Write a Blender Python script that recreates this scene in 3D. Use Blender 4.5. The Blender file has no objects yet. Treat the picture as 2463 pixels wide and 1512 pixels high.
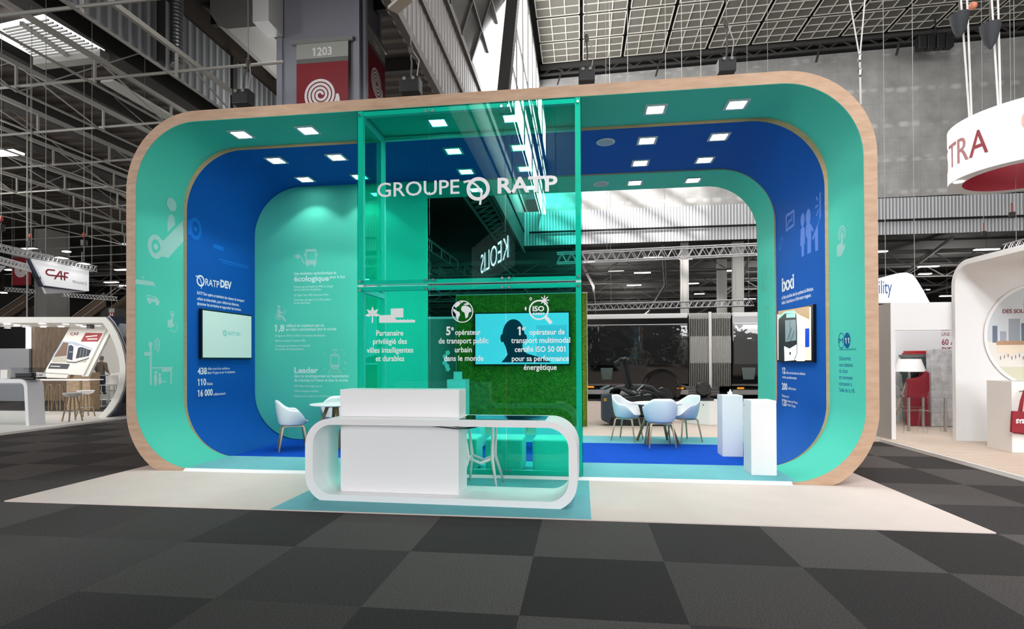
import bpy, bmesh, math, random
from mathutils import Vector, Matrix
random.seed(7)
SC = bpy.context.scene
COL = SC.collection
pi = math.pi

# ------------------------------------------------------------------ camera
CAMP = Vector((6.4403, -7.0268, 1.55))
YAW, PITCH, ROLL, FPX, SHY = .126, .0064, -.0045, 1311.153, 99.844
_f = Vector((-math.sin(YAW), math.cos(YAW), 0)); _r = Vector((math.cos(YAW), math.sin(YAW), 0)); _u = Vector((0, 0, 1))
F2 = _f * math.cos(PITCH) + _u * math.sin(PITCH)
U2 = _u * math.cos(PITCH) - _f * math.sin(PITCH)
R3 = _r * math.cos(ROLL) + U2 * math.sin(ROLL)
U3 = U2 * math.cos(ROLL) - _r * math.sin(ROLL)
cd = bpy.data.cameras.new('camera'); cam = bpy.data.objects.new('camera', cd); COL.objects.link(cam)
cd.sensor_width = 36.0; cd.lens = FPX / 2463 * 36.0; cd.shift_y = SHY / 2463; cd.clip_start = .05; cd.clip_end = 400
m = Matrix.Identity(4)
for i in range(3):
    m[i][0] = R3[i]; m[i][1] = U3[i]; m[i][2] = -F2[i]; m[i][3] = CAMP[i]
cam.matrix_world = m
SC.camera = cam


def ray(px, py):
    return F2 + R3 * ((px - 1231.5) / FPX) - U3 * ((py - (756 + SHY)) / FPX)


def at(px, py, y=None, z=None, x=None):
    """the point of the hall seen at a pixel, on the plane y=, z= or x="""
    d = ray(px, py)
    if y is not None: t = (y - CAMP.y) / d.y
    elif z is not None: t = (z - CAMP.z) / d.z
    else: t = (x - CAMP.x) / d.x
    return CAMP + d * t


# ------------------------------------------------------------------ world, lights, exposure
w = bpy.data.worlds.new('world'); SC.world = w; w.use_nodes = True
bg = w.node_tree.nodes['Background']; bg.inputs[0].default_value = (.85, .92, 1, 1); bg.inputs[1].default_value = .25
vs = SC.view_settings
vs.view_transform = 'Standard'; vs.look = 'None'; vs.exposure = 0.0; vs.gamma = 1.0; vs.use_curve_mapping = False
SC.cycles.max_bounces = 8; SC.cycles.diffuse_bounces = 4; SC.cycles.glossy_bounces = 3
SC.cycles.transparent_max_bounces = 12; SC.cycles.transmission_bounces = 4
SC.cycles.sample_clamp_indirect = 4.0
SC.cycles.caustics_reflective = False; SC.cycles.caustics_refractive = False


def area(name, loc, size, energy, color=(1, 1, 1), rot=(0, 0, 0), sy=None, spread=None):
    l = bpy.data.lights.new(name, 'AREA'); l.shape = 'RECTANGLE'; l.size = size; l.size_y = sy or size
    l.energy = energy; l.color = color
    if spread: l.spread = spread
    o = bpy.data.objects.new(name, l); o.location = loc; o.rotation_euler = rot; COL.objects.link(o)
    return o


# added area fill below the high roof and behind the viewer; low roof daylight
area('daylight_fill_high_roof', (20, -2, 20.6), 16, 2000, (1, .98, .96), sy=26)
area('daylight_fill_high_roof_far', (16, 20, 20.6), 22, 2300, (1, .98, .96), sy=12)
area('fill_hall_front', (27, -33, 9), 26, 10500, (1, .985, .98), rot=(math.radians(88), 0, math.radians(32)), sy=14)
area('fill_hall_front_left', (-27, -33, 7), 24, 12500, (1, .985, .98), rot=(math.radians(88), 0, math.radians(-38)), sy=9)
area('daylight_low_roof', (-14, -6, 10.3), 16, 900, (1, .97, .94), sy=18)


# low sun coming through the side roof lights onto the end wall
sl = bpy.data.lights.new('sun_through_roof_light', 'SPOT'); sl.energy = 30000; sl.spot_size = math.radians(40); sl.spot_blend = .25; sl.shadow_soft_size = .03; sl.color = (1, .97, .93)
so = bpy.data.objects.new('sun_through_roof_light', sl); COL.objects.link(so); so.location = (5.6, 15.5, 20.4)
so.rotation_euler = (Vector((8.4, 30, 13.0)) - Vector((5.6, 15.5, 20.4))).to_track_quat('-Z', 'Y').to_euler()


def lamp(name, loc, energy, size=.6):
    l = bpy.data.lights.new(name, 'POINT'); l.energy = energy; l.shadow_soft_size = size; l.color = (1, .97, .93)
    o = bpy.data.objects.new(name, l); o.location = loc; COL.objects.link(o); return o


# unseen point lights added to lift the dark roofs, column and far hall
for k, (x, y, z, e) in enumerate(((-9, 4, 6.4, 260), (-16, 10, 6.6, 420), (-8, 16, 6.6, 420), (-18, 24, 6.8, 500), (-2, 21, 6.4, 260), (-0.6, 3.6, 9.4, 110), (-3.5, 10, 9.2, 160), (0.6, 12, 9.2, 90),
                                   (-10, 44, 6.6, 900), (8, 40, 6.6, 900), (22, 44, 6.6, 1100), (34, 38, 6.6, 900), (12, 58, 6.6, 1100), (7, 10.5, 7.5, 130), (14, 10.5, 7.5, 130))):
    lamp('hall_fill', (x, y, z), e)


# ------------------------------------------------------------------ helpers
def lin(c):
    return tuple(((v / 255) / 12.92 if v <= 10 else (((v / 255) + .055) / 1.055) ** 2.4) for v in c)


MATS = {}


def mat(name, rgb=None, rough=.5, metal=0.0, emit=0, spec=.5, noise=None, bump=None, ecol=None, raw=None, coat=0):
    """rgb in display values; noise=(scale, amount) varies the value a little; bump=(scale,strength)"""
    if name in MATS: return MATS[name]
    M = bpy.data.materials.new(name); M.use_nodes = True
    nt = M.node_tree; b = nt.nodes['Principled BSDF']
    c = raw if raw else lin(rgb)
    b.inputs['Base Color'].default_value = (*c, 1); b.inputs['Roughness'].default_value = rough
    b.inputs['Metallic'].default_value = metal; b.inputs['Specular IOR Level'].default_value = spec
    if coat: b.inputs['Coat Weight'].default_value = coat; b.inputs['Coat Roughness'].default_value = .05
    if emit:
        b.inputs['Emission Color'].default_value = (*(lin(ecol) if ecol else c), 1); b.inputs['Emission Strength'].default_value = emit
    if noise or bump:
        tc = nt.nodes.new('ShaderNodeTexCoord')
    if noise:
        n = nt.nodes.new('ShaderNodeTexNoise'); n.inputs['Scale'].default_value = noise[0]; n.inputs['Detail'].default_value = 4
        nt.links.new(tc.outputs['Object'], n.inputs['Vector'])
        mp = nt.nodes.new('ShaderNodeMapRange'); mp.inputs[1].default_value = .25; mp.inputs[2].default_value = .75
        mp.inputs[3].default_value = 1 - noise[1]; mp.inputs[4].default_value = 1 + noise[1]
        nt.links.new(n.outputs[0], mp.inputs[0])
        mx = nt.nodes.new('ShaderNodeVectorMath'); mx.operation = 'SCALE'; mx.inputs[0].default_value = c
        nt.links.new(mp.outputs[0], mx.inputs['Scale']); nt.links.new(mx.outputs[0], b.inputs['Base Color'])
    if bump:
        n = nt.nodes.new('ShaderNodeTexNoise'); n.inputs['Scale'].default_value = bump[0]; n.inputs['Detail'].default_value = 3
        nt.links.new(tc.outputs['Object'], n.inputs['Vector'])
        bp = nt.nodes.new('ShaderNodeBump'); bp.inputs['Strength'].default_value = bump[1]; bp.inputs['Distance'].default_value = .01 if bump[0] > 2 else .06
        nt.links.new(n.outputs[0], bp.inputs['Height']); nt.links.new(bp.outputs[0], b.inputs['Normal'])
    MATS[name] = M
    return M


def wood(name, c1, c2, scale=(1, 1, 1), rough=.5):
    if name in MATS: return MATS[name]
    M = bpy.data.materials.new(name); M.use_nodes = True; nt = M.node_tree; b = nt.nodes['Principled BSDF']
    tc = nt.nodes.new('ShaderNodeTexCoord'); mp = nt.nodes.new('ShaderNodeMapping'); mp.inputs['Scale'].default_value = scale
    n = nt.nodes.new('ShaderNodeTexNoise'); n.inputs['Scale'].default_value = 3; n.inputs['Detail'].default_value = 6; n.inputs['Roughness'].default_value = .6
    cr = nt.nodes.new('ShaderNodeValToRGB')
    cr.color_ramp.elements[0].position = .3; cr.color_ramp.elements[0].color = (*lin(c1), 1)
    cr.color_ramp.elements[1].position = .7; cr.color_ramp.elements[1].color = (*lin(c2), 1)
    nt.links.new(tc.outputs['Object'], mp.inputs[0]); nt.links.new(mp.outputs[0], n.inputs['Vector'])
    nt.links.new(n.outputs[0], cr.inputs[0]); nt.links.new(cr.outputs[0], b.inputs['Base Color'])
    b.inputs['Roughness'].default_value = rough
    MATS[name] = M
    return M


def tinted(name, rgb_lin, refl=1.0, rough=0.0, ior=1.45):
    """thin clear sheet: coloured transparency under a Fresnel reflection"""
    if name in MATS: return MATS[name]
    M = bpy.data.materials.new(name); M.use_nodes = True; nt = M.node_tree
    for n in list(nt.nodes): nt.nodes.remove(n)
    out = nt.nodes.new('ShaderNodeOutputMaterial'); t = nt.nodes.new('ShaderNodeBsdfTransparent'); t.inputs[0].default_value = (*rgb_lin, 1)
    g = nt.nodes.new('ShaderNodeBsdfGlossy'); g.inputs['Roughness'].default_value = rough; g.inputs['Color'].default_value = (refl, refl, refl, 1)
    fr = nt.nodes.new('ShaderNodeFresnel'); ge = nt.nodes.new('ShaderNodeNewGeometry')
    mr = nt.nodes.new('ShaderNodeMapRange'); mr.inputs[3].default_value = ior; mr.inputs[4].default_value = 1 / ior   # same Fresnel on both faces
    nt.links.new(ge.outputs['Backfacing'], mr.inputs[0]); nt.links.new(mr.outputs[0], fr.inputs['IOR'])
    mx = nt.nodes.new('ShaderNodeMixShader')
    nt.links.new(fr.outputs[0], mx.inputs[0]); nt.links.new(t.outputs[0], mx.inputs[1]); nt.links.new(g.outputs[0], mx.inputs[2])
    nt.links.new(mx.outputs[0], out.inputs[0])
    MATS[name] = M
    return M


class MB:
    """collects shapes (scene coordinates) that become ONE mesh object"""
    def __init__(s): s.v = []; s.f = []

    def add(s, vs, fs):
        k = len(s.v); s.v += [tuple(v) for v in vs]; s.f += [tuple(i + k for i in f) for f in fs]; return s

    def box(s, a, b, rz=0, c=None, M=None):
        x0, y0, z0 = a; x1, y1, z1 = b
        P = [Vector(p) for p in ((x0, y0, z0), (x1, y0, z0), (x1, y1, z0), (x0, y1, z0), (x0, y0, z1), (x1, y0, z1), (x1, y1, z1), (x0, y1, z1))]
        if rz:
            c = Vector(c) if c else Vector(((x0 + x1) / 2, (y0 + y1) / 2, 0)); R = Matrix.Rotation(rz, 3, 'Z'); P = [R @ (p - c) + c for p in P]
        if M: P = [M @ p for p in P]
        return s.add(P, [(0, 3, 2, 1), (4, 5, 6, 7), (0, 1, 5, 4), (1, 2, 6, 5), (2, 3, 7, 6), (3, 0, 4, 7)])

    def bar(s, p0, p1, w, h=None, up=(0, 0, 1)):
        """rectangular bar from p0 to p1"""
        p0 = Vector(p0); p1 = Vector(p1); h = h or w; d = (p1 - p0).normalized(); up = Vector(up)
        if abs(d.dot(up)) > .99: up = Vector((0, 1, 0))
        sx = d.cross(up).normalized(); sz = sx.cross(d)
        P = []
        for p in (p0, p1):
            for i, j in ((-1, -1), (1, -1), (1, 1), (-1, 1)): P.append(p + sx * (i * w / 2) + sz * (j * h / 2))
        return s.add(P, [(0, 1, 2, 3), (7, 6, 5, 4), (0, 4, 5, 1), (1, 5, 6, 2), (2, 6, 7, 3), (3, 7, 4, 0)])

    def cyl(s, p0, p1, r0, r1=None, n=12, caps=True):
        p0 = Vector(p0); p1 = Vector(p1); r1 = r0 if r1 is None else r1; d = (p1 - p0).normalized()
        a = Vector((0, 0, 1)) if abs(d.z) < .9 else Vector((1, 0, 0)); x = d.cross(a).normalized(); y = d.cross(x)
        P = [p0 + (x * math.cos(2 * pi * i / n) + y * math.sin(2 * pi * i / n)) * r0 for i in range(n)] + \
            [p1 + (x * math.cos(2 * pi * i / n) + y * math.sin(2 * pi * i / n)) * r1 for i in range(n)]
        F = [(i, (i + 1) % n, n + (i + 1) % n, n + i) for i in range(n)]
        if caps: F += [tuple(range(n))[::-1], tuple(range(n, 2 * n))]
        return s.add(P, F)

    def tube(s, pts, r, n=8, closed=False):
        pts = [Vector(p) for p in pts]; m = len(pts); P = []; prev = None
        for i, p in enumerate(pts):
            if closed: d = pts[(i + 1) % m] - pts[i - 1]
            else: d = pts[min(i + 1, m - 1)] - pts[max(i - 1, 0)]
            d.normalize()
            if prev is None:
                a = Vector((0, 0, 1)) if abs(d.z) < .9 else Vector((1, 0, 0)); x = d.cross(a).normalized()
            else:
                x = (prev - d * prev.dot(d)).normalized()
            prev = x; y = d.cross(x); rr = r[i] if isinstance(r, (list, tuple)) else r
            P += [p + (x * math.cos(2 * pi * k / n) + y * math.sin(2 * pi * k / n)) * rr for k in range(n)]
        F = []
        for i in range(m if closed else m - 1):
            j = (i + 1) % m
            F += [(i * n + k, i * n + (k + 1) % n, j * n + (k + 1) % n, j * n + k) for k in range(n)]
        if not closed: F += [tuple(range(n))[::-1], tuple((m - 1) * n + k for k in range(n))]
        return s.add(P, F)

    def lathe(s, c, prof, n=24):
        """prof: [(r, z)...] around the vertical axis through c"""
        c = Vector(c); P = []; m = len(prof)
        for r, z in prof: P += [c + Vector((r * math.cos(2 * pi * k / n), r * math.sin(2 * pi * k / n), z)) for k in range(n)]
        F = [(i * n + k, i * n + (k + 1) % n, (i + 1) * n + (k + 1) % n, (i + 1) * n + k) for i in range(m - 1) for k in range(n)]
        F += [tuple(range(n))[::-1], tuple((m - 1) * n + k for k in range(n))]
        return s.add(P, F)

    def prism(s, pts, d):
        """closed polygon (3D points) swept by vector d"""
        pts = [Vector(p) for p in pts]; d = Vector(d); n = len(pts)
        F = [tuple(range(n)), tuple(range(n, 2 * n))[::-1]] + [(i, i + n, (i + 1) % n + n, (i + 1) % n) for i in range(n)]
        return s.add(pts + [p + d for p in pts], F)

    def ring(s, outer, inner, d):
        """frame between two loops of equal length, swept by d"""
        o = [Vector(p) for p in outer]; i_ = [Vector(p) for p in inner]; d = Vector(d); n = len(o)
        P = o + i_ + [p + d for p in o] + [p + d for p in i_]; F = []
        for k in range(n):
            j = (k + 1) % n
            F += [(k, j, n + j, n + k), (2 * n + k, 3 * n + k, 3 * n + j, 2 * n + j), (k, 2 * n + k, 2 * n + j, j), (n + k, n + j, 3 * n + j, 3 * n + k)]
        return s.add(P, F)

    def quad(s, *p): return s.add(p, [tuple(range(len(p)))])

    def ball(s, c, r, n=12, m=8, sc=(1, 1, 1)):
        c = Vector(c); P = []
        for i in range(1, m):
            t = pi * i / m
            P += [c + Vector((sc[0] * r * math.sin(t) * math.cos(2 * pi * k / n), sc[1] * r * math.sin(t) * math.sin(2 * pi * k / n), sc[2] * r * math.cos(t))) for k in range(n)]
        F = [(i * n + k, (i + 1) * n + k, (i + 1) * n + (k + 1) % n, i * n + (k + 1) % n) for i in range(m - 2) for k in range(n)]
        P += [c + Vector((0, 0, sc[2] * r)), c - Vector((0, 0, sc[2] * r))]; a = len(P) - 2
        F += [(a, k, (k + 1) % n) for k in range(n)] + [(a + 1, (m - 2) * n + (k + 1) % n, (m - 2) * n + k) for k in range(n)]
        return s.add(P, F)

    def build(s, name, material, parent=None, bevel=0, smooth=False, seg=2, fix=True, auto=None, clean=False):
        me = bpy.data.meshes.new(name); off = root_loc(parent)
        me.from_pydata([tuple(Vector(v) - off) for v in s.v], [], s.f); me.materials.append(material)
        if fix or bevel:
            bm = bmesh.new(); bm.from_mesh(me)
            if bevel or clean:
                bmesh.ops.remove_doubles(bm, verts=bm.verts, dist=1e-5)
            if clean: bmesh.ops.dissolve_degenerate(bm, edges=bm.edges, dist=1e-4)
            bmesh.ops.recalc_face_normals(bm, faces=bm.faces)
            if bevel:
                e = [e for e in bm.edges if len(e.link_faces) == 2 and e.calc_face_angle(0) > .6]
                bmesh.ops.bevel(bm, geom=e, offset=bevel, segments=seg, affect='EDGES', profile=.5)
            bm.to_mesh(me); bm.free()
        if smooth or auto:
            for p in me.polygons: p.use_smooth = True
            if auto: me.set_sharp_from_angle(angle=auto)
        o = bpy.data.objects.new(name, me); COL.objects.link(o)
        if parent: o.parent = parent
        return o


def root_loc(p):
    v = Vector((0, 0, 0))
    while p is not None: v += p.location; p = p.parent
    return v


def tag(o, label=None, cat=None, group=None, kind=None):
    if label: o['label'] = label
    if cat:
        o['category'] = cat
        if not kind: o['kind'] = 'thing'
    if group: o['group'] = group
    if kind: o['kind'] = kind
    return o


def thing(name, label, cat, loc=(0, 0, 0), group=None):
    o = bpy.data.objects.new(name, None); o.empty_display_size = .1; COL.objects.link(o); o.location = loc
    return tag(o, label, cat, group)


def struct(o): o['kind'] = 'structure'; return o


def copy_tree(o, parent=None):
    c = o.copy(); COL.objects.link(c)
    if parent: c.parent = parent
    for ch in list(o.children): copy_tree(ch, c)
    return c


def rr(x0, x1, z0, z1, r, n=14, zmin=None, y=0, plane='xz'):
    """rounded rectangle loop; r = one radius or four (bl, br, tr, tl)"""
    if not isinstance(r, (list, tuple)): r = (r,) * 4
    P = []
    for (cx, cz, a0, q) in ((x0 + r[0], z0 + r[0], pi, r[0]), (x1 - r[1], z0 + r[1], 1.5 * pi, r[1]), (x1 - r[2], z1 - r[2], 0, r[2]), (x0 + r[3], z1 - r[3], .5 * pi, r[3])):
        for k in range(n + 1):
            a = a0 + .5 * pi * k / n
            x, z = cx + q * math.cos(a), cz + q * math.sin(a)
            if zmin is not None: z = max(z, zmin)
            P.append((x, y, z) if plane == 'xz' else (x, z, y) if plane == 'xy' else (y, x, z))
    return P


FRAMES = {'front': ((1, 0, 0), (0, 0, 1), (0, -1, 0)), 'left': ((0, 1, 0), (0, 0, 1), (1, 0, 0)), 'right': ((0, -1, 0), (0, 0, 1), (-1, 0, 0)),
          'up': ((1, 0, 0), (0, 1, 0), (0, 0, 1)), 'back': ((-1, 0, 0), (0, 0, 1), (0, 1, 0))}


def text(name, body, org, size, facing, material, parent, sx=.85, bold=0, align='LEFT', depth=0, ls=1.0, frame=None):
    """lettering on a flat face: org = base-line start (or centre) of the first line"""
    c = bpy.data.curves.new('t', 'FONT'); c.body = body; c.size = size; c.align_x = align; c.offset = bold; c.extrude = depth; c.space_line = ls; c.resolution_u = 3
    o = bpy.data.objects.new('t', c); COL.objects.link(o)
    dg = bpy.context.evaluated_depsgraph_get(); me = bpy.data.meshes.new_from_object(o.evaluated_get(dg))
    bpy.data.objects.remove(o); bpy.data.curves.remove(c)
    U, V, N = [Vector(q) for q in (frame or FRAMES[facing])]; O = Vector(org) - root_loc(parent)
    class _V:
        def __init__(s, c): s.co = c
    raw = [_V(v.co.copy()) for v in me.vertices]
    for v in me.vertices: v.co = O + U * (v.co.x * sx) + V * v.co.y + N * v.co.z
    if '1' in body and '\n' not in body:
        xm = min(v.co.x for v in raw) - measure(body, size, bold / size)[0]; bmx = bmesh.new(); bmx.from_mesh(me)
        for i, ch in enumerate(body):
            if ch != '1': continue
            w1 = measure('1', size, bold / size); xr = measure(body[:i + 1], size, bold / size)[1] + xm; st = w1[1] - w1[0]; h1 = w1[2]
            bmx.faces.new([bmx.verts.new(O + U * (px * sx) + V * pz + N * (depth + .0003)) for px, pz in ((xr - st, h1), (xr - st * .5, h1), (xr - st * .5, h1 - .16 * size), (xr - st, h1 - .13 * size), (xr - st - .13 * size, h1 - .24 * size), (xr - st - .13 * size, h1 - .11 * size))])
        bmx.to_mesh(me); bmx.free()
    me.name = name; me.materials.clear(); me.materials.append(material)
    q = bpy.data.objects.new(name, me); COL.objects.link(q)
    if parent: q.parent = parent
    return q


def measure(body, size, bold=0.0):
    c = bpy.data.curves.new('t', 'FONT'); c.body = body; c.size = size; c.offset = bold * size; o = bpy.data.objects.new('t', c); COL.objects.link(o)
    me = bpy.data.meshes.new_from_object(o.evaluated_get(bpy.context.evaluated_depsgraph_get())); bpy.data.objects.remove(o); bpy.data.curves.remove(c)
    r = (min(v.co.x for v in me.vertices), max(v.co.x for v in me.vertices), max(v.co.y for v in me.vertices)); bpy.data.meshes.remove(me); return r


def text_lines(name, rows, cap, facing, material, parent, bold=0.0, depth=0, x=None, y=None):
    """rows of lettering on one face, each row fitted between two points of the face: (words, px left, py base line, px right); cap = capital height in px"""
    U, V, N = [Vector(q) for q in FRAMES[facing]]; mb = MB(); off = root_loc(parent)
    for body, px0, py0, px1 in rows:
        A = at(px0, py0, x=x, y=y); B = at(px1, py0, x=x, y=y); size = (at(px0, py0 - cap, x=x, y=y).z - A.z) / .70
        c = bpy.data.curves.new('t', 'FONT'); c.body = body; c.size = size; c.offset = bold * size; c.extrude = depth; c.resolution_u = 3
        o = bpy.data.objects.new('t', c); COL.objects.link(o)
        dg = bpy.context.evaluated_depsgraph_get(); me = bpy.data.meshes.new_from_object(o.evaluated_get(dg))
        bpy.data.objects.remove(o); bpy.data.curves.remove(c)
        flags = []
        for i, ch in enumerate(body):                      # give every figure 1 its flag
            if ch != '1': continue
            w1 = measure('1', size, bold); xr = measure(body[:i + 1], size, bold)[1]; st = w1[1] - w1[0]; h1 = w1[2]
            flags.append([(xr - st, h1), (xr - st * .5, h1), (xr - st * .5, h1 - .16 * size), (xr - st, h1 - .13 * size), (xr - st - .13 * size, h1 - .24 * size), (xr - st - .13 * size, h1 - .11 * size)])
        xs_ = [v.co.x for v in me.vertices] + [p[0] for f_ in flags for p in f_]; lo, hi = min(xs_), max(xs_); k = (B - A).dot(U) / (hi - lo)
        mb.add([A + U * ((v.co.x - lo) * k) + V * v.co.y + N * v.co.z for v in me.vertices], [tuple(p.vertices) for p in me.polygons]); bpy.data.meshes.remove(me)
        for f_ in flags: mb.add([A + U * ((q[0] - lo) * k) + V * q[1] + N * (depth + .0003) for q in f_], [tuple(range(6))])
    return mb.build(name, material, parent, fix=False)


class Flat:
    """flat cut-outs (vinyl pictograms) on a plane: org + U*u + V*v"""
    def __init__(s, org, facing, th=.0006, frame=None):
        s.o = Vector(org); s.U, s.V, s.N = [Vector(q) for q in (frame or FRAMES[facing])]; s.mb = MB(); s.th = th

    def P(s, u, v): return s.o + s.U * u + s.V * v

    def poly(s, pts): s.th += 4e-5; s.mb.prism([s.P(*p) for p in pts], s.N * s.th); return s

    def rect(s, u0, v0, u1, v1): return s.poly([(u0, v0), (u1, v0), (u1, v1), (u0, v1)])

    def disc(s, u, v, r, rv=None, n=20): return s.poly([(u + r * math.cos(2 * pi * k / n), v + (rv or r) * math.sin(2 * pi * k / n)) for k in range(n)])

    def hoop(s, u, v, r, w, rv=None, n=28):
        q = (rv or r) / r
        o = [s.P(u + r * math.cos(2 * pi * k / n), v + q * r * math.sin(2 * pi * k / n)) for k in range(n)]
        i = [s.P(u + (r - w) * math.cos(2 * pi * k / n), v + (q * r - w) * math.sin(2 * pi * k / n)) for k in range(n)]
        s.mb.ring(o, i, s.N * s.th); return s

    def line(s, pts, w):
        for a, b in zip(pts[:-1], pts[1:]):
            a = Vector(a); b = Vector(b); d = (b - a)
            if d.length < 1e-6: continue
            n = Vector((-d.y, d.x)).normalized() * w / 2
            s.poly([tuple(a - n), tuple(b - n), tuple(b + n), tuple(a + n)])
        for p in pts[1:-1]: s.disc(p[0], p[1], w / 2, n=8)
        return s

    def ribbon(s, pts, w):
        """one smooth strip along pts"""
        n = len(pts); P = [Vector(p) for p in pts]; vs_ = []
        for i in range(n):
            d = P[min(i + 1, n - 1)] - P[max(i - 1, 0)]; q = Vector((-d.y, d.x)).normalized() * w / 2
            vs_ += [s.P(*(P[i] + q)) + s.N * s.th, s.P(*(P[i] - q)) + s.N * s.th]
        s.mb.add(vs_, [(2 * i, 2 * i + 1, 2 * i + 3, 2 * i + 2) for i in range(n - 1)]); return s

    def arc(s, u, v, r, a0, a1, w, n=14):
        return s.ribbon([(u + r * math.cos(a0 + (a1 - a0) * k / n), v + r * math.sin(a0 + (a1 - a0) * k / n)) for k in range(n + 1)], w)

    def build(s, name, material, parent): return s.mb.build(name, material, parent)


def transport_logo(f, u, v, R):
    """ring with the river profile crossing it"""
    f.hoop(u, v, R, R * .3)
    f.line([(u - 1.25 * R, v + .62 * R), (u - .75 * R, v + .72 * R), (u - .2 * R, v + .35 * R), (u + .05 * R, v + .1 * R), (u + .02 * R, v - .15 * R), (u + .3 * R, v - .3 * R), (u + .25 * R, v - .7 * R), (u + .15 * R, v - 1.35 * R)], R * .17)
# ================================================================== floor of the hall
def carpet_tiles():
    M = bpy.data.materials.new('carpet_tiles'); M.use_nodes = True; nt = M.node_tree; b = nt.nodes['Principled BSDF']
    tc = nt.nodes.new('ShaderNodeTexCoord'); mp = nt.nodes.new('ShaderNodeMapping'); mp.inputs['Location'].default_value = (-.06 + 20, .736 + 30, 0)
    ck = nt.nodes.new('ShaderNodeTexChecker'); ck.inputs['Scale'].default_value = 1.0
    ck.inputs[1].default_value = (.046, .043, .043, 1); ck.inputs[2].default_value = (.090, .083, .081, 1)
    # every tile has its own slight shade
    fl = nt.nodes.new('ShaderNodeVectorMath'); fl.operation = 'FLOOR'; wn = nt.nodes.new('ShaderNodeTexWhiteNoise'); wn.noise_dimensions = '2D'
    n1 = nt.nodes.new('ShaderNodeTexNoise'); n1.inputs['Scale'].default_value = 95; n1.inputs['Detail'].default_value = 4; n1.inputs['Roughness'].default_value = .8
    m1 = nt.nodes.new('ShaderNodeMapRange'); m1.inputs[1].default_value = .3; m1.inputs[2].default_value = .72; m1.inputs[3].default_value = .35; m1.inputs[4].default_value = 1.75
    m2 = nt.nodes.new('ShaderNodeMapRange'); m2.inputs[3].default_value = .8; m2.inputs[4].default_value = 1.2
    mu = nt.nodes.new('ShaderNodeMath'); mu.operation = 'MULTIPLY'; vm = nt.nodes.new('ShaderNodeVectorMath'); vm.operation = 'SCALE'
    L = nt.links.new
    L(tc.outputs['Object'], mp.inputs[0]); L(mp.outputs[0], ck.inputs[0]); L(mp.outputs[0], fl.inputs[0]); L(fl.outputs[0], wn.inputs['Vector'])
    L(tc.outputs['Object'], n1.inputs['Vector']); L(n1.outputs[0], m1.inputs[0]); L(wn.outputs[0], m2.inputs[0]); L(m1.outputs[0], mu.inputs[0]); L(m2.outputs[0], mu.inputs[1])
    
    # view-angle pile sheen put into the colour: less tile contrast towards middle left
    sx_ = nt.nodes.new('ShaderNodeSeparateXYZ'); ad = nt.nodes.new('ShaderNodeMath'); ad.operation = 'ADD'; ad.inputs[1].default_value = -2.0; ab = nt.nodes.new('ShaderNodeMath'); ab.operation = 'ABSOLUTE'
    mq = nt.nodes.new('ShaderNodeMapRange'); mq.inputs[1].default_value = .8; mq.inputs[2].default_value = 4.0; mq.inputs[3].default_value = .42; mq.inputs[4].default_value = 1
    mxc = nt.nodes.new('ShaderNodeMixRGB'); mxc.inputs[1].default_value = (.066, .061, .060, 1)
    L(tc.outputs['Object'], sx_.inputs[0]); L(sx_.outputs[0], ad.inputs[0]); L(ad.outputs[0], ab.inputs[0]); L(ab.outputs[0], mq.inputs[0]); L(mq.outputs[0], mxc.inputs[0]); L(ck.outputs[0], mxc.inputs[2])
    L(mxc.outputs[0], vm.inputs[0]); L(mu.outputs[0], vm.inputs['Scale']); L(vm.outputs[0], b.inputs['Base Color'])
    bp = nt.nodes.new('ShaderNodeBump'); bp.inputs['Strength'].default_value = .4; bp.inputs['Distance'].default_value = .01
    L(n1.outputs[0], bp.inputs['Height']); L(bp.outputs[0], b.inputs['Normal'])
    b.inputs['Roughness'].default_value = .95; b.inputs['Specular IOR Level'].default_value = .1
    return M


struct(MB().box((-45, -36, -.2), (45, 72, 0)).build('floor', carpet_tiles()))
white_carpet = mat('white_carpet', (218, 205, 199), .9, noise=(2.5, .03), bump=(220, .15), spec=.1)
aqua_carpet = mat('aqua_carpet', raw=(.17, .47, .52), rough=.9, noise=(3, .05), bump=(220, .15), spec=.1)
blue_carpet = mat('blue_carpet', raw=(.003, .072, .47), rough=.9, noise=(3, .06), bump=(220, .15), spec=.1)
beige_floor = mat('beige_floor', (214, 198, 186), .85, noise=(1.5, .03), spec=.2)
white = mat('white_laminate', (242, 241, 243), .35, spec=.4)
white_matt = mat('white_matt', (234, 233, 231), .6)
green = mat('booth_green', raw=(.085, .58, .445), rough=.75, spec=.2)
blue = mat('booth_blue', raw=(.0006, .092, .40), rough=.75, spec=.2)
trimwood = wood('birch_ply', (176, 143, 117), (195, 164, 138), (1.2, 1.2, 6), .55)
dark = mat('black_plastic', (14, 14, 15), .35)
steel = mat('brushed_steel', (190, 190, 190), .28, 1.0)
alu = mat('aluminium', (205, 206, 208), .38, .8)
vin_white = mat('white_vinyl', (236, 238, 240), .5, spec=.3)
vin_mint = mat('mint_vinyl', raw=(.34, .62, .56), rough=.6, spec=.2)
vin_pale = mat('pale_mint_vinyl', raw=(.60, .80, .78), rough=.6, spec=.2)
vin_blue = mat('sky_blue_vinyl', raw=(.004, .15, .58), rough=.6, spec=.2)
vin_lav = mat('lavender_vinyl', raw=(.10, .22, .62), rough=.6, spec=.2)
vin_navy = mat('navy_vinyl', raw=(.0, .10, .27), rough=.6, spec=.2)

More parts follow.
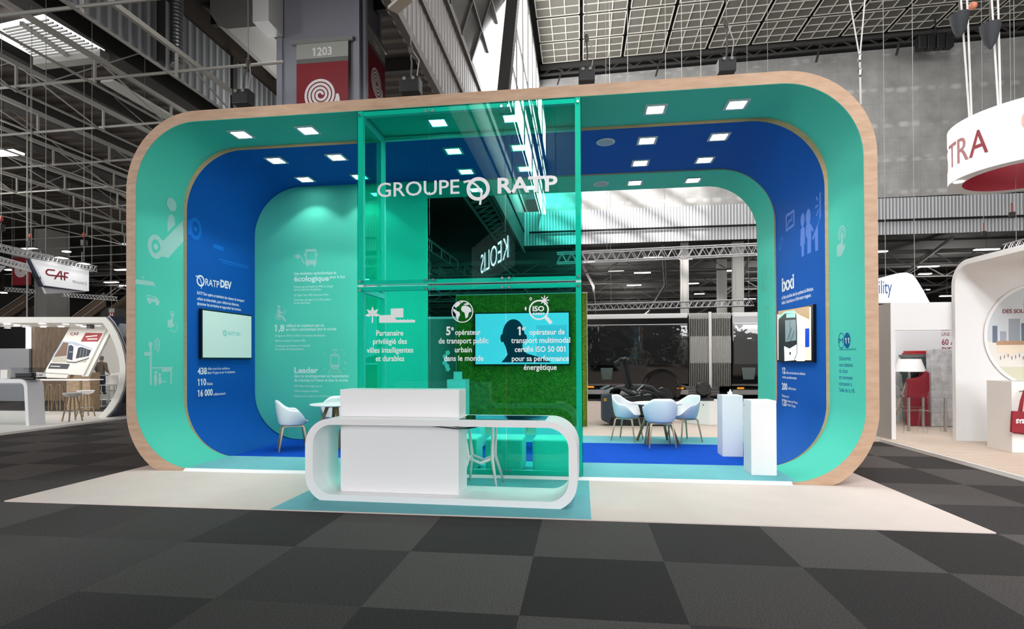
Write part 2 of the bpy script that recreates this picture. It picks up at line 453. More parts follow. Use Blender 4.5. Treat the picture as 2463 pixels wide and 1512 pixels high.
# platform in front, raised floor inside
tag(MB().box((.09, -1.732, 0), (10.05, 3.80, .012)).build('platform_carpet', white_carpet), 'white carpet platform spread in front of the green and blue booth', 'carpet')
tag(MB().box((3.24, -1.731, .0125), (6.53, -.06, .0155)).build('carpet_runner', aqua_carpet), 'aqua blue carpet runner under the white reception counter', 'carpet')
rf = thing('raised_floor', 'low raised booth floor with aqua and royal blue carpet bands', 'floor platform', (5, 1.9, .0125))
MB().box((.98, .004, .0125), (9.0, 3.78, .046)).build('platform', white_matt, rf)
MB().box((.886, .004, .046), (9.094, .97, .05)).build('carpet_band', aqua_carpet, rf)
MB().box((.922, .97, .046), (9.058, 2.86, .05)).build('carpet_band', blue_carpet, rf)
MB().box((.94, 2.86, .046), (9.04, 3.78, .05)).build('carpet_band', aqua_carpet, rf)
MB().prism([(.93, 0, .0125), (.93, -.06, .0125), (.93, -.06, .02), (.93, -.02, .05), (.93, 0, .05)], (8.04, 0, 0)).build('edge_strip', white, rf)
tag(MB().box((2.2, 3.82, .0), (12.5, 13.2, .012)).build('exhibition_floor', beige_floor), 'pale beige exhibition flooring behind the booth under the machine', 'flooring')

# ================================================================== the three nested arches
W, H, T = 9.98, 5.07, .15
def arch(name, label, y0, y1, o, i, inner_mat, ro, ri, cap=True):
    """rounded frame: o = outer inset, i = inner inset; wood core, coloured lining inside"""
    t = thing(name, label, 'arch', (5, (y0 + y1) / 2, 0))
    out = rr(o, W - o, -T + o, H - o, ro, 18, .0125, y0); inn = rr(i, W - i, .036, H - i, ri, 18, .0125, y0)
    MB().ring(out, inn, (0, y1 - y0, 0)).build('frame', trimwood if o == 0 else wood('birch_ply_lit', (202, 160, 122), (216, 178, 142), (1.2, 1.2, 6), .5), t, auto=.5, clean=True)  # paler birch on the inner arches, bounced light put into the colour
    a = rr(i, W - i, .036, H - i, ri, 18, .0125, y0 + .004); b = rr(i + .004, W - i - .004, .04, H - i - .004, tuple(q - .004 for q in ri), 18, .0125, y0 + .004)
    MB().ring(a, b, (0, y1 - y0 - .004, 0)).build('lining', inner_mat, t, auto=.5, clean=True)
    return t


A1 = arch('outer_arch', 'outermost wide arch with birch edge and green inner lining', 0, .95, 0, T, green, (1.0, 1.07, 1.07, 1.08), (.9, .9, .95, .92))
A2 = arch('middle_arch', 'royal blue lined arch nested behind the outer green arch', .95, 2.84, .02, .198, blue, (1.0, 1.0, 1.06, 1.08), (.88, .88, .98, .94))
A3 = arch('inner_arch', 'narrow green lined arch at the back opening to the hall', 2.84, 3.765, .03, .225, green, (1.0, 1.0, 1.0, 1.0), (.87, .87, .92, .86))
BP = thing('back_panel', 'green back wall panel with white text about buses, metro and trams', 'wall panel', (2, 2.86, 0))
pts = [p for p in rr(.204, 9, .056, 4.866, (.88, .88, .88, .94), 18, .052, 2.775) if p[0] < 3.4]
pts = [p for p in pts if p[2] < 2] + [(3.62, 2.775, .052), (3.62, 2.775, 4.866)] + [p for p in pts if p[2] >= 2]
MB().prism(pts, (0, .06, 0)).build('panel', green, BP)
yb = 2.7742
def BT(rows, cap, bold=0.0): return text_lines('lettering', rows, cap, 'front', vin_pale, BP, bold, y=yb)
BT([('Une évolution technologique et', 707, 661, 809), ('pour le bus', 793, 669, 830)], 7, .018)
BT([('écologique', 707, 676.5, 791)], 12.5, .03)
BT([('Premier parc européen de 4700 bus engagé', 707, 692, 801), ('dans la transition énergétique.', 707, 698.7, 773)], 5, .005)
BT([('1er Open Tour 100% électrique à Paris.', 707, 712, 791)], 5, .005)
BT([('Conversion des lignes C1 et 70 à Londres', 707, 723.5, 796), ('au tout électrique.', 707, 730.5, 746)], 5, .005)
BT([('1,8', 660, 796, 684)], 15, .03)
BT([('milliard de voyageurs par an', 688, 786, 779), ('en métro automatique dans le monde', 688, 795, 809)], 7, .018)
BT([('20 lignes en 2018 soit 250 km de réseaux automatiques', 662, 809.5, 782)], 5, .005)
BT([("460 km de lignes à l'horizon 2024", 662, 821.5, 735)], 5, .005)
BT([("L'unique groupe présent sur l'ensemble", 662, 833.5, 746), ("de la chaîne de l'automatisation.", 662, 841.5, 731)], 5, .005)
BT([('Leader', 708, 896.5, 765)], 13.5, .03)
BT([("dans le developpement et l'exploitation", 708, 907, 839), ('du tramway en France et dans le monde', 708, 917, 837)], 7, .018)
BT([('440 millions de voyages par an.', 708, 930, 775)], 5, .005)
BT([('250 km de lignes exploités.', 708, 942, 766)], 5, .005)
BT([('Présence dans 6 pays et sur 4 continents.', 708, 954, 797)], 5, .005)
# electric bus
q_ = at(709, 642, y=yb); f = Flat((q_.x, yb, q_.z), 'front')
def bus_front(f, u, v, s, plug=True):
    f.rect(u, v + .13 * s, u + .3 * s, v + .18 * s).rect(u, v + .13 * s, u + .03 * s, v + .44 * s).rect(u + .27 * s, v + .13 * s, u + .3 * s, v + .44 * s).rect(u, v + .4 * s, u + .3 * s, v + .46 * s)
    f.rect(u, v + .05 * s, u + .3 * s, v + .15 * s).rect(u + .03 * s, v, u + .08 * s, v + .06 * s).rect(u + .22 * s, v, u + .27 * s, v + .06 * s)
    f.rect(u - .035 * s, v + .28 * s, u - .012 * s, v + .36 * s).rect(u + .312 * s, v + .28 * s, u + .335 * s, v + .36 * s)
    if plug:
        f.line([(u, v + .1 * s), (u - .06 * s, v + .11 * s), (u - .09 * s, v + .17 * s), (u - .12 * s, v + .26 * s), (u - .17 * s, v + .28 * s)], .022 * s)
        f.disc(u - .22 * s, v + .28 * s, .06 * s).rect(u - .33 * s, v + .295 * s, u - .25 * s, v + .315 * s).rect(u - .33 * s, v + .245 * s, u - .25 * s, v + .265 * s)
bus_front(f, .22, 0, .72); f.build('bus_pictogram', vin_mint, BP)
q_ = at(658, 774, y=yb); f = Flat((q_.x, yb, q_.z), 'front')          # seated reader
f.disc(.11, .29, .032).poly([(.075, .245), (.135, .25), (.15, .12), (.2, .115), (.265, .01), (.22, .01), (.175, .08), (.075, .085)]).line([(.12, .225), (.15, .18), (.195, .175)], .022)
f.line([(.04, .16), (.055, .075), (.09, .055), (.17, .055)], .013).line([(.19, .16), (.225, .225), (.262, .207), (.225, .14), (.19, .16)], .009)
f.build('reader_pictogram', vin_mint, BP)
q_ = at(782, 893, y=yb); f = Flat((q_.x, yb, q_.z), 'front')
class ScaledFlat:
    def __init__(s, f, k): s.f, s.k = f, k
    def hoop(s, u, v, r, w, rv=None): s.f.hoop(u * s.k, v * s.k, r * s.k, w * s.k, rv * s.k if rv else None); return s
    def rect(s, a, b_, c, d): s.f.rect(a * s.k, b_ * s.k, c * s.k, d * s.k); return s
    def line(s, p, w): s.f.line([(u * s.k, v * s.k) for u, v in p], w * s.k); return s
    def poly(s, p): s.f.poly([(u * s.k, v * s.k) for u, v in p]); return s
    def build(s, *a): return s.f.build(*a)
f = ScaledFlat(f, .64)         # tram with rays
f.line([(.17, .16), (.17, .44), (.2, .5), (.4, .5), (.43, .44), (.43, .16), (.38, .09), (.22, .09), (.17, .16)], .03).rect(.18, .12, .42, .2).rect(.2, .46, .4, .50).line([(.3, .5), (.3, .56), (.25, .58), (.25, .64), (.35, .64), (.35, .58), (.3, .56)], .014).rect(.22, .645, .38, .66)
f.line([(.18, .07), (.08, -.07)], .018).line([(.42, .07), (.52, -.07)], .018).line([(.15, .03), (.45, .03)], .014).line([(.1, -.03), (.5, -.03)], .014)
for a, b in (((.02, .1), (-.04, .05)), ((-.05, .55), (.02, .5)), ((.58, .5), (.65, .55)), ((.58, .1), (.64, .05)), ((.52, .62), (.57, .62))): f.line([a, b], .014)
for u, v, r in ((.63, .26, .055), (0, .33, .03)): f.poly([(u - r, v), (u - r * .2, v - r * .2), (u, v - r), (u + r * .2, v - r * .2), (u + r, v), (u + r * .2, v + r * .2), (u, v + r), (u - r * .2, v + r * .2)])
f.build('tram_pictogram', vin_mint, BP)

# ---- graphics on the left green lining (x = .154)
xl = T + .0048
def wl(px, py, x=xl): return at(px, py, x=x)
f = Flat((xl, 0, 0), 'left')
def L(px, py): p = wl(px, py); return (p.y, p.z)
p = L(412, 492); fh = Flat((xl + .007, 0, 0), 'left'); fh.disc(p[0], p[1], .1, .105); fh.build('passenger_head_pictogram', vin_mint, A1)
f.poly([L(403, 558), L(403, 530), L(406, 518), L(412, 515), L(419, 521), L(421, 533), L(421, 541)])
c = L(375, 593); f.hoop(c[0], c[1], .155, .07, .18).disc(c[0], c[1], .045)
f.poly([L(378, 573), L(393, 578), L(441, 529), L(441, 580), L(405, 620), L(372, 612), L(381, 605), L(388, 596), L(386, 583)])
f.build('escalator_pictogram', vin_mint, A1)
f = Flat((xl, 0, 0), 'left'); f.poly([L(326, 671), L(369, 677), L(374, 688), L(326, 682)]).line([L(346, 671), L(345, 667), L(340, 666)], .02); f.build('train_pictogram', vin_mint, A1)
f = Flat((xl, 0, 0), 'left'); f.poly([L(353, 708), L(374, 713), L(383, 723), L(384, 729), L(354, 723)])
for px, py in ((360, 725), (378, 729)): c = L(px, py); f.disc(c[0], c[1], .035)
f2_ = Flat((xl + .0012, 0, 0), 'left')
for u in (356, 362, 368): f2_.poly([L(u, 710.5 + (u - 356) * .22), L(u + 4, 711.5 + (u - 356) * .22), L(u + 4.6, 716.5 + (u - 356) * .22), L(u, 715.5 + (u - 356) * .22)])
f2_.build('van_windows', green, A1)
f.build('van_pictogram', vin_mint, A1)
f = Flat((xl, 0, 0), 'left'); c = L(414, 754); f.hoop(c[0], c[1], .04, .015); f.line([c, L(414, 778)], .03); f.poly([L(403, 769), L(413, 768), L(415, 777), L(421, 781), L(413, 788), L(403, 786)])
c = L(418, 786); f.arc(c[0], c[1], .075, -2.6, 1.3, .014); f.build('hand_pictogram', vin_mint, A1)
f = Flat((xl, 0, 0), 'left'); a = L(363, 926); b = L(362, 828)
f.line([a, b], .035).disc(b[0], b[1], .04)
for q in (.09, .13, .17): f.arc(b[0], b[1], q, -.7, .7, .018)
f.poly([L(347, 846), L(366, 846), L(366, 855), L(347, 855)]); f.poly([L(364, 883), L(416, 882), L(416, 885), L(364, 886)]); f.poly([L(389, 886), L(413, 885), L(413, 893), L(389, 894)])
f.line([L(412, 885), L(411, 923)], .03)
for px, py in ((375, 896), (384, 901)): c = L(px, py); f.disc(c[0], c[1], .028)
f.poly([L(370, 901), L(378, 902), L(377, 926), L(371, 926)]).poly([L(381, 906), L(388, 907), L(388, 916), L(399, 916), L(399, 919), L(388, 919), L(387, 924), L(381, 924)])
f.build('shelter_pictogram', vin_mint, A1)
# ---- left blue lining (x=.202)
xb = .198 + .0048
def LB(px, py): p = at(px, py, x=xb); return (p.y, p.z)
f = Flat((xb, 0, 0), 'left'); c = LB(470, 550); f.hoop(c[0], c[1], .15, .065, .18).disc(c[0], c[1], .04).poly([LB(452, 528), LB(466, 529), LB(463, 540), LB(462, 555), LB(466, 567), LB(452, 563)]); f.build('escalator_pictogram', vin_blue, A2)
f = Flat((xb, 0, 0), 'left'); f.poly([LB(513, 586), LB(537, 593), LB(538, 604), LB(514, 596)]); f.build('bus_pictogram', vin_blue, A2)
f = Flat((xb, 0, 0), 'left'); f.poly([LB(526, 621), LB(597, 640), LB(598, 643), LB(527, 625)]).poly([LB(531, 628), LB(596, 645), LB(598, 647), LB(536, 632)]); f.build('train_pictogram', vin_blue, A2)
c = LB(482.5, 675); f = Flat((xb, 0, 0), 'left'); transport_logo(f, c[0], c[1], .095); f.build('logo', vin_white, A2)
def LT(rows, cap, bold=0.0, dx=0.0): return text_lines('lettering', rows, cap, 'left', vin_white, A2, bold, x=xb + dx)
LT([('RATP', 494, 685.5, 527.5)], 16.5, .012); LT([('DEV', 530, 689.5, 557)], 17, .05)
LT([('RATP Dev opère et maintient des réseaux de transport', 474.3, 707, 587.4), ('urbain et interurbain, pour réduire les distances,', 474.3, 720.5, 575), ('dynamiser les territoires et rapprocher les hommes.', 474.3, 732.5, 580)], 7.5, .012)
LT([('438', 475.5, 899.8, 497.4)], 15.7, .03); LT([('villes nous font confiance', 499, 889.3, 552.5), ('dans 14 pays et sur 4 continents', 499, 899, 565)], 6.2, .008)
LT([('110', 475.5, 926.8, 495.8)], 15.7, .03, .004); LT([('filiales', 497.4, 926, 512)], 6.5, .008, .004)
LT([('16 000', 475.5, 953.4, 511.5)], 15.7, .03, .026); LT([('collaborateurs', 513, 951, 542.4)], 6.5, .008, .026)
# ---- right blue lining
xr = W - .198 - .0048
def RB(px, py): p = at(px, py, x=xr); return (-p.y, p.z)
f = Flat((xr, 0, 0), 'right')
for px, py, r in ((1930.5, 528.5, .075), (1944, 521, .085)): c = RB(px, py); f.disc(c[0], c[1], r, r * 1.35)
f.poly([RB(1925, 592), RB(1926, 552), RB(1931, 543), RB(1936, 549), RB(1936, 586), RB(1934, 587), RB(1934, 615), RB(1928, 618), RB(1928, 592)])
f.poly([RB(1938, 565), RB(1939, 541), RB(1945, 534), RB(1950, 538), RB(1957, 552), RB(1956, 558), RB(1951, 551), RB(1951, 606), RB(1942, 611), RB(1942, 575)])
f.poly([RB(1953, 574), RB(1971, 528), RB(1971, 463), RB(1974, 461), RB(1974.5, 520), RB(1967, 542), RB(1968, 601), RB(1961, 604), RB(1960, 566), RB(1956, 577)])
for a, b in (((1963, 473), (1967, 482)), ((1961, 499), (1968, 493)), ((1964, 519), (1968, 504))): f.line([RB(*a), RB(*b)], .03)
f.build('passengers_pictogram', vin_lav, A2)
f = Flat((xr, 0, 0), 'right'); f.line([RB(1891, 519), RB(1909.5, 507), RB(1909.5, 540), RB(1891.5, 554), RB(1891, 519)], .045).line([RB(1894, 545), RB(1897, 533), RB(1904, 528), RB(1905, 517)], .03); f.build('map_pictogram', vin_lav, A2)
f = Flat((xr, 0, 0), 'right'); f.line([RB(1874, 594), RB(1880, 570), RB(1883, 577), RB(1877, 601), RB(1874, 594)], .025); f.build('ticket_pictogram', vin_blue, A2)
def RT(rows, cap, bold=0.0, dx=0.0): return text_lines('lettering', rows, cap, 'right', vin_white, A2, bold, x=xr - dx)
RT([('ixxi', 1880.7, 700.7, 1910)], 33, .03)
RT([('La filiale spécialisée dans les systèmes de billettique,', 1880.2, 719.8, 1956.7), ("dédiés à l'exploitation et d'information voyageurs.", 1880.2, 732, 1951)], 8, .012)
RT([('12', 1881.4, 897.5, 1889)], 14.5, .03); RT([('millions de données de validation', 1890, 898.4, 1937), ('traitées quotidiennement', 1881.4, 908.7, 1916)], 6, .008)
RT([('200', 1880.7, 935.7, 1893.7)], 15.5, .03); RT([('collaborateurs', 1895, 935.7, 1914.4)], 6.5, .008)
RT([('Présence sur', 1881, 953.7, 1898)], 6.5, .008); RT([('120', 1880.7, 974, 1892)], 15.5, .03, .016); RT([('réseaux en France,', 1893, 966, 1919), ('et dans 10 pays', 1893, 975, 1913.5)], 6.3, .008, .016)
# ---- right green lining
xg = W - T - .0048
def RG(px, py): p = at(px, py, x=xg); return (-p.y, p.z)
f = Flat((xg, 0, 0), 'right'); c = RG(2025, 562)
f.arc(c[0], c[1], .095, -.9, 4.0, .02).arc(c[0], c[1], .06, -.9, 4.0, .014)
f.poly([RG(2023, 583), RG(2023, 562), RG(2025.5, 556), RG(2027, 562), RG(2027, 588), RG(2029, 590), RG(2033, 584), RG(2031.5, 598), RG(2024, 615), RG(2013, 618), RG(2013, 590)])
f.build('hand_pictogram', vin_mint, A1)
f = Flat((xg, 0, 0), 'right'); c = RG(2023.5, 819); f.hoop(c[0], c[1], .088, .012, .105); c2 = RG(2037.5, 818.5); f.disc(c2[0], c2[1], .085, .102, 28); f.build('line_badges', vin_navy, A1)
text_lines('lettering', [('M', 2018.5, 825.5, 2028)], 13, 'right', vin_navy, A1, 0, x=xg - .001)
text_lines('lettering', [('11', 2032.5, 825.5, 2042.5)], 13, 'right', vin_pale, A1, .02, x=xg - .003)
text_lines('lettering', [('Station Rosny-Bois-Perrier', 2018.5, 842.6, 2060)], 5, 'right', vin_navy, A1, .004, x=xg)
text_lines('lettering', [('Découvrez', 2018.5, 866, 2046), ('nos stations', 2018.5, 881, 2051), ('du futur', 2018.5, 896, 2040), ('et comment', 2018.5, 911, 2051), ('concevoir à', 2018.5, 926, 2048.5), ("l'aide de la VR", 2018.5, 941, 2056)], 10, 'right', vin_navy, A1, .008, x=xg)
# ---- faint graphics on the inner green arch, right side
xi = W - .225 - .0048
f = Flat((xi, 0, 0), 'right')
def RI(px, py): p = at(px, py, x=xi); return (-p.y, p.z)
f.line([RI(1832, 640), RI(1844, 636), RI(1844, 668), RI(1832, 674), RI(1832, 640)], .03)
for q in (646, 652, 658): f.line([RI(1834, q + 1), RI(1841, q - 1)], .02)
f.poly([RI(1831, 684), RI(1836, 676), RI(1839, 690), RI(1839, 700), RI(1831, 703)]).rect(*RI(1842, 700), *RI(1845, 688))
f.build('screen_pictogram', mat('faint_vinyl', raw=(.07, .5, .36), rough=.7), A3)
f = Flat((xi, 0, 0), 'right'); f.poly([RI(1839, 736), RI(1850, 733), RI(1850, 745), RI(1839, 748)]).line([RI(1841, 750), RI(1840, 800), RI(1846, 810)], .05).line([RI(1848, 750), RI(1849, 790)], .04); f.build('terminal_pictogram', MATS['faint_vinyl'], A3)

# ================================================================== recessed downlights
lens = mat('lamp_lens', (255, 250, 242), .4, emit=14)
grey_frame = mat('lamp_frame', (206, 212, 216), .5)
def downlight(x, y, z, label, group, power):
    t = thing('downlight', label, 'downlight', (x, y, z), group)
    s = .145
    MB().ring(rr(x - s, x + s, y - s, y + s, .01, 2, y=z - .016, plane='xy'), rr(x - s + .035, x + s - .035, y - s + .035, y + s - .035, .01, 2, y=z - .016, plane='xy'), (0, 0, .014)).build('frame', grey_frame, t)
    MB().box((x - .105, y - .105, z - .010), (x + .105, y + .105, z - .002)).build('lens', lens, t)
    l = bpy.data.lights.new('downlight_lamp', 'SPOT'); l.energy = power; l.spot_size = math.radians(104); l.spot_blend = .3; l.shadow_soft_size = .06; l.color = (1, .97, .93)
    o = bpy.data.objects.new('downlight_lamp', l); COL.objects.link(o); o.parent = t; o.location = (0, 0, -.03)
    return t


XS = (1.45, 2.5, 4.45, 5.5, 7.45, 8.5)
words = ('first', 'second', 'third', 'fourth', 'fifth', 'sixth')
for i, x in enumerate(XS): downlight(x, .485, H - T - .004, f'square downlight in the outer green arch ceiling, {words[i]} from the left', 'downlights of the outer arch', 63)
for r, (yy, nm) in enumerate(((1.42, 'front row'), (2.375, 'back row'))):
    pw = (75, 38)[r]
    for i, x in enumerate(XS): downlight(x, yy, H - .198 - .004, f'square downlight in the blue arch ceiling, {nm}, {words[i]} from the left', 'downlights of the blue arch', pw)
for i, x in enumerate(XS[2:]): downlight(x, 3.33, H - .225 - .004, f'square downlight in the innermost green arch ceiling, {words[i]} from the left', 'downlights of the inner arch', 60)
grille = mat('speaker_grille', (175, 180, 188), .6)
for (x, y, z, nm) in ((6.83, 1.39, H - .198 - .004, 'blue arch ceiling'), (6.83, 3.3, H - .225 - .004, 'innermost green arch ceiling')):
    t = thing('ceiling_speaker', f'round flush loudspeaker in the {nm} beside the glass box', 'loudspeaker', (x, y, z), 'ceiling loudspeakers')
    MB().cyl((x, y, z - .012), (x, y, z - .002), .119, n=28).build('grille', grille, t)
    MB().ring([(x + .14 * math.cos(a * pi / 14), y + .14 * math.sin(a * pi / 14), z - .014) for a in range(28)], [(x + .12 * math.cos(a * pi / 14), y + .12 * math.sin(a * pi / 14), z - .014) for a in range(28)], (0, 0, .012)).build('rim', white_matt, t)

# ================================================================== green glass box
plexi = tinted('green_plexiglass', (.30, .935, .845), 1.0, ior=1.45)
GB = thing('glass_box', 'tall green plexiglass box with screwed panels and white lettering', 'glass box', (4.95, .45, .05))
gx0, gx1, gz0, gz1, gm = 3.45, 6.46, .052, 4.912, 2.55
cols = (gx0, 4.455, 5.472, gx1)
for r, (za, zb) in enumerate(((gz0, gm - .012), (gm + .012, gz1))):
    for i in range(3):
        MB().box((cols[i] + .003, -.006, za + .003), (cols[i + 1] - .003, .004, zb - .003)).build('glass_panel', plexi, GB)
    for x in (gx0, gx1 - .008):
        MB().box((x, .012, za + .003), (x + .008, .93, zb - .003)).build('side_panel', plexi, GB)
fr = MB(); w_ = .07
for x in (gx0 + .012, gx1 - w_ - .012):
    fr.box((x, .012, gz0), (x + w_, .012 + w_, gz1)); fr.box((x, .86, gz0), (x + .055, .915, gz1))
    for z in (gz0, gm - w_ - .012, gm + .012, gz1 - w_): fr.box((x + .001, .083, z), (x + .054, .859, z + .054))
for z in (gz0, gm - .07, gm + .012, gz1 - .065): fr.box((gx0 + .0125 + w_, .014, z), (gx1 - .0125 - w_, .012 + w_, z + .058))
for z in (gz1 - .06,): fr.box((gx0 + .068, .862, z), (gx1 - w_ - .013, .913, z + .055))
fr.build('frame', mat('frame_metal', (225, 228, 228), .45, .2), GB)
for x in cols:
    for z in (gz0 + .06, gm - .06, gm + .06, gz1 - .06):
        for dx in (-.045, .045):
            q = x + dx
            if gx0 < q < gx1:
                MB().cyl((q, -.018, z), (q, .012, z), .017, n=14).build('standoff_screw', steel, GB)
logo_white = mat('raised_white_lettering', (238, 236, 240), .4)
yg = -.009
text_lines('lettering', [('GROUPE', 908, 474, 1105)], 34, 'front', logo_white, GB, .004, depth=.006, y=yg)
f = Flat((0, yg, 0), 'front', .008); transport_logo(f, 5.115, 3.785, .155); f.build('logo', logo_white, GB)
text_lines('lettering', [('RATP', 1197, 464.5, 1341)], 36, 'front', logo_white, GB, .026, depth=.006, y=yg)
def gtext(body, px, py, size, bold=.002, sx=.8, align='CENTER', ls=1.0):
    p = at(px, py, y=yg); return text('lettering', body, (p.x, yg, p.z), size, 'front', vin_white, GB, sx, bold, align, ls=ls)
def GT(rows, cap, bold=.016): return text_lines('lettering', rows, cap, 'front', vin_white, GB, bold, y=yg)
GT([('Partenaire', 905, 807, 970), ('privilégié des', 897, 827, 978.6), ('villes intelligentes', 882, 848, 994), ('et durables', 903.6, 868, 972)], 13)
GT([('5', 1073, 805, 1083.6), ('1', 1245, 805, 1252.5)], 19.6, .03); GT([('e', 1085, 794, 1091.5), ('er', 1255.5, 794, 1265)], 11, .02)
GT([('opérateur', 1094.6, 805, 1156), ('de transport public', 1055, 825.7, 1175), ('urbain', 1094, 846.8, 1135), ('dans le monde', 1068, 867.5, 1163)], 13)
GT([('opérateur de', 1273, 804.5, 1358), ('transport multimodal', 1229.3, 824.6, 1371.4), ('certifié ISO 50 001', 1238, 846, 1360), ('pour sa performance', 1231, 868, 1368.6), ('énergétique', 1259.6, 889, 1339)], 13)
# city icon
def GP(px, py): p = at(px, py, y=yg); return (p.x, p.z)
f = Flat((0, yg, 0), 'front')
f.poly([GP(912, 758), GP(940, 757), GP(940, 742), GP(970, 741), GP(970, 763), GP(951, 763), GP(951, 769), GP(998, 769), GP(998, 775), GP(912, 776)])
for a in range(5): u = 953 + a * 9; f.poly([GP(u, 767), GP(u + 1.5, 767), GP(u + 1.5, 769), GP(u, 769)])
f.build('building_pictogram', vin_white, GB)
f = Flat((0, yg, 0), 'front'); c = GP(896, 758); f.line([GP(895.5, 776), c], .018)
for a in (-.1, .75, 1.57, 2.4, 3.25):
    d = (math.cos(a), math.sin(a)); q = (c[0] + .085 * d[0], c[1] + .01 + .085 * d[1]); f.poly([c, (q[0] - .022 * d[1] - .03 * d[0], q[1] + .022 * d[0] - .03 * d[1]), (c[0] + .11 * d[0], c[1] + .01 + .11 * d[1]), (q[0] + .022 * d[1] - .03 * d[0], q[1] - .022 * d[0] - .03 * d[1])])
f.build('tree_pictogram', vin_white, GB)
f = Flat((0, yg, 0), 'front'); c = GP(1112, 749); R = .146; f.hoop(c[0], c[1], R, .013)
def gl(pts): f.poly([(c[0] + R * u, c[1] + R * v) for u, v in pts])
gl([(-.05, .45), (.15, .55), (.45, .5), (.75, .3), (.85, 0), (.6, -.1), (.5, -.5), (.3, -.62), (.2, -.1), (-.05, .05), (-.12, .25)])
gl([(.1, .65), (.5, .8), (.62, .6), (.3, .58)]); gl([(-.8, .3), (-.55, .1), (-.25, -.05), (-.2, -.3), (-.35, -.55), (-.4, -.85), (-.55, -.6), (-.6, -.2), (-.85, .1)])
gl([(-.75, .5), (-.4, .85), (-.1, .8), (-.3, .55), (-.6, .35)]); gl([(-.1, .92), (.1, .95), (0, .78), (-.15, .8)])
f.build('globe_pictogram', vin_white, GB)
f = Flat((0, yg, 0), 'front'); c = GP(1296, 745); f.hoop(c[0], c[1], .13, .02); f.line([(c[0] + .085, c[1] - .09), (c[0] + .16, c[1] - .175)], .045)
s = (c[0] + .075, c[1] + .125)
for k in range(4): f.line([(s[0] - .06 * math.cos(k * pi / 4), s[1] - .06 * math.sin(k * pi / 4)), (s[0] + .06 * math.cos(k * pi / 4), s[1] + .06 * math.sin(k * pi / 4))], .012)
f.poly([(c[0] - .185, c[1] + .02), (c[0] - .17, c[1] + .05), (c[0] - .155, c[1] + .02), (c[0] - .17, c[1] - .01)]).line([(c[0] - .12, c[1] + .145), (c[0] - .105, c[1] + .165), (c[0] - .09, c[1] + .145), (c[0] - .105, c[1] + .125), (c[0] - .12, c[1] + .145)], .008)
f.build('magnifier_pictogram', vin_white, GB)
GT([('ISO', 1281, 748, 1309)], 12, .03); GT([('50001', 1281, 757.5, 1309)], 6, .02)
# ================================================================== reception counter
RZ = -.028
CC = Vector((4.92, -1.38, 0))
def rotm(c, a): return lambda p: Matrix.Rotation(a, 3, 'Z') @ (Vector(p) - Vector(c)) + Vector(c)
def spin(o, c, a):
    """turn a top-level thing (and its parts) about a vertical axis through its own base"""
    o.rotation_euler[2] = a
CT = thing('reception_counter', 'white reception counter with rounded loop frame on the aqua runner', 'counter', (4.92, -1.09, .016))
o_ = rr(3.42, 6.405, -.012, .912, (.30, .30, .30, .30), 14, .016, -1.38); i_ = rr(3.51, 6.318, .085, .845, (.22, .22, .22, .22), 14, None, -1.38)
MB().ring(o_, i_, (0, .60, 0)).build('loop_frame', white, CT, auto=.5, clean=True)
MB().box((3.765, -1.235, .086), (5.125, -.86, .844)).build('cabinet', white, CT, bevel=.003)
MB().box((3.70, -1.11, .9125), (5.10, -.80, 1.216)).build('upper_box', white, CT, bevel=.003)
MB().box((5.15, -1.305, .9125), (6.07, -.89, .918)).build('touch_screen', mat('screen_glass', (8, 14, 18), .06, spec=.8), CT, bevel=.002)
MB().tube([(4.85 + .5 * t, -1.3 + .05 * math.sin(5 * t), .838 - .028 * math.sin(pi * t)) for t in [k / 14 for k in range(15)]], .006, 6).tube([(5.0 + .4 * t, -1.25, .84 - .02 * math.sin(pi * t)) for t in [k / 12 for k in range(13)]], .005, 6).build('cable', dark, CT)
spin(CT, None, RZ)

# white skeletal stool behind the counter
ST = thing('bar_stool', 'white slender-legged bar stool between counter and green glass', 'stool', (5.23, -.42, .016))
white_paint = mat('white_paint', (228, 226, 224), .4)
sx, sy = 5.23, -.42
feet = [(sx - .24, sy - .2), (sx + .21, sy - .22), (sx + .235, sy + .2), (sx - .2, sy + .22)]
knee = [(sx - .15, sy - .11, .36), (sx + .14, sy - .11, .36), (sx + .14, sy + .11, .36), (sx - .15, sy + .11, .36)]
top = [(sx - .20, sy - .14, .76), (sx + .155, sy - .14, .76), (sx + .155, sy + .14, .76), (sx - .20, sy + .14, .76)]
for a, b, c in zip(feet, knee, top):
    MB().tube([(a[0], a[1], .0165), b, c], [.014, .022, .013], 8).build('leg', white_paint, ST, smooth=True)
MB().tube([knee[0], (sx, sy - .11, .30), knee[1]], .019, 8).tube([knee[2], (sx, sy + .11, .30), knee[3]], .019, 8).tube([knee[1], knee[2]], .014, 8).tube([knee[3], knee[0]], .014, 8).build('cross_brace', white_paint, ST, smooth=True)
MB().prism([(sx - .2 + .36 * u, sy - .16 + .32 * v, .762) for u, v in ((.1, 0), (.9, 0), (1, .1), (1, .9), (.9, 1), (.1, 1), (0, .9), (0, .1))], (0, 0, .02)).build('seat', white_paint, ST)

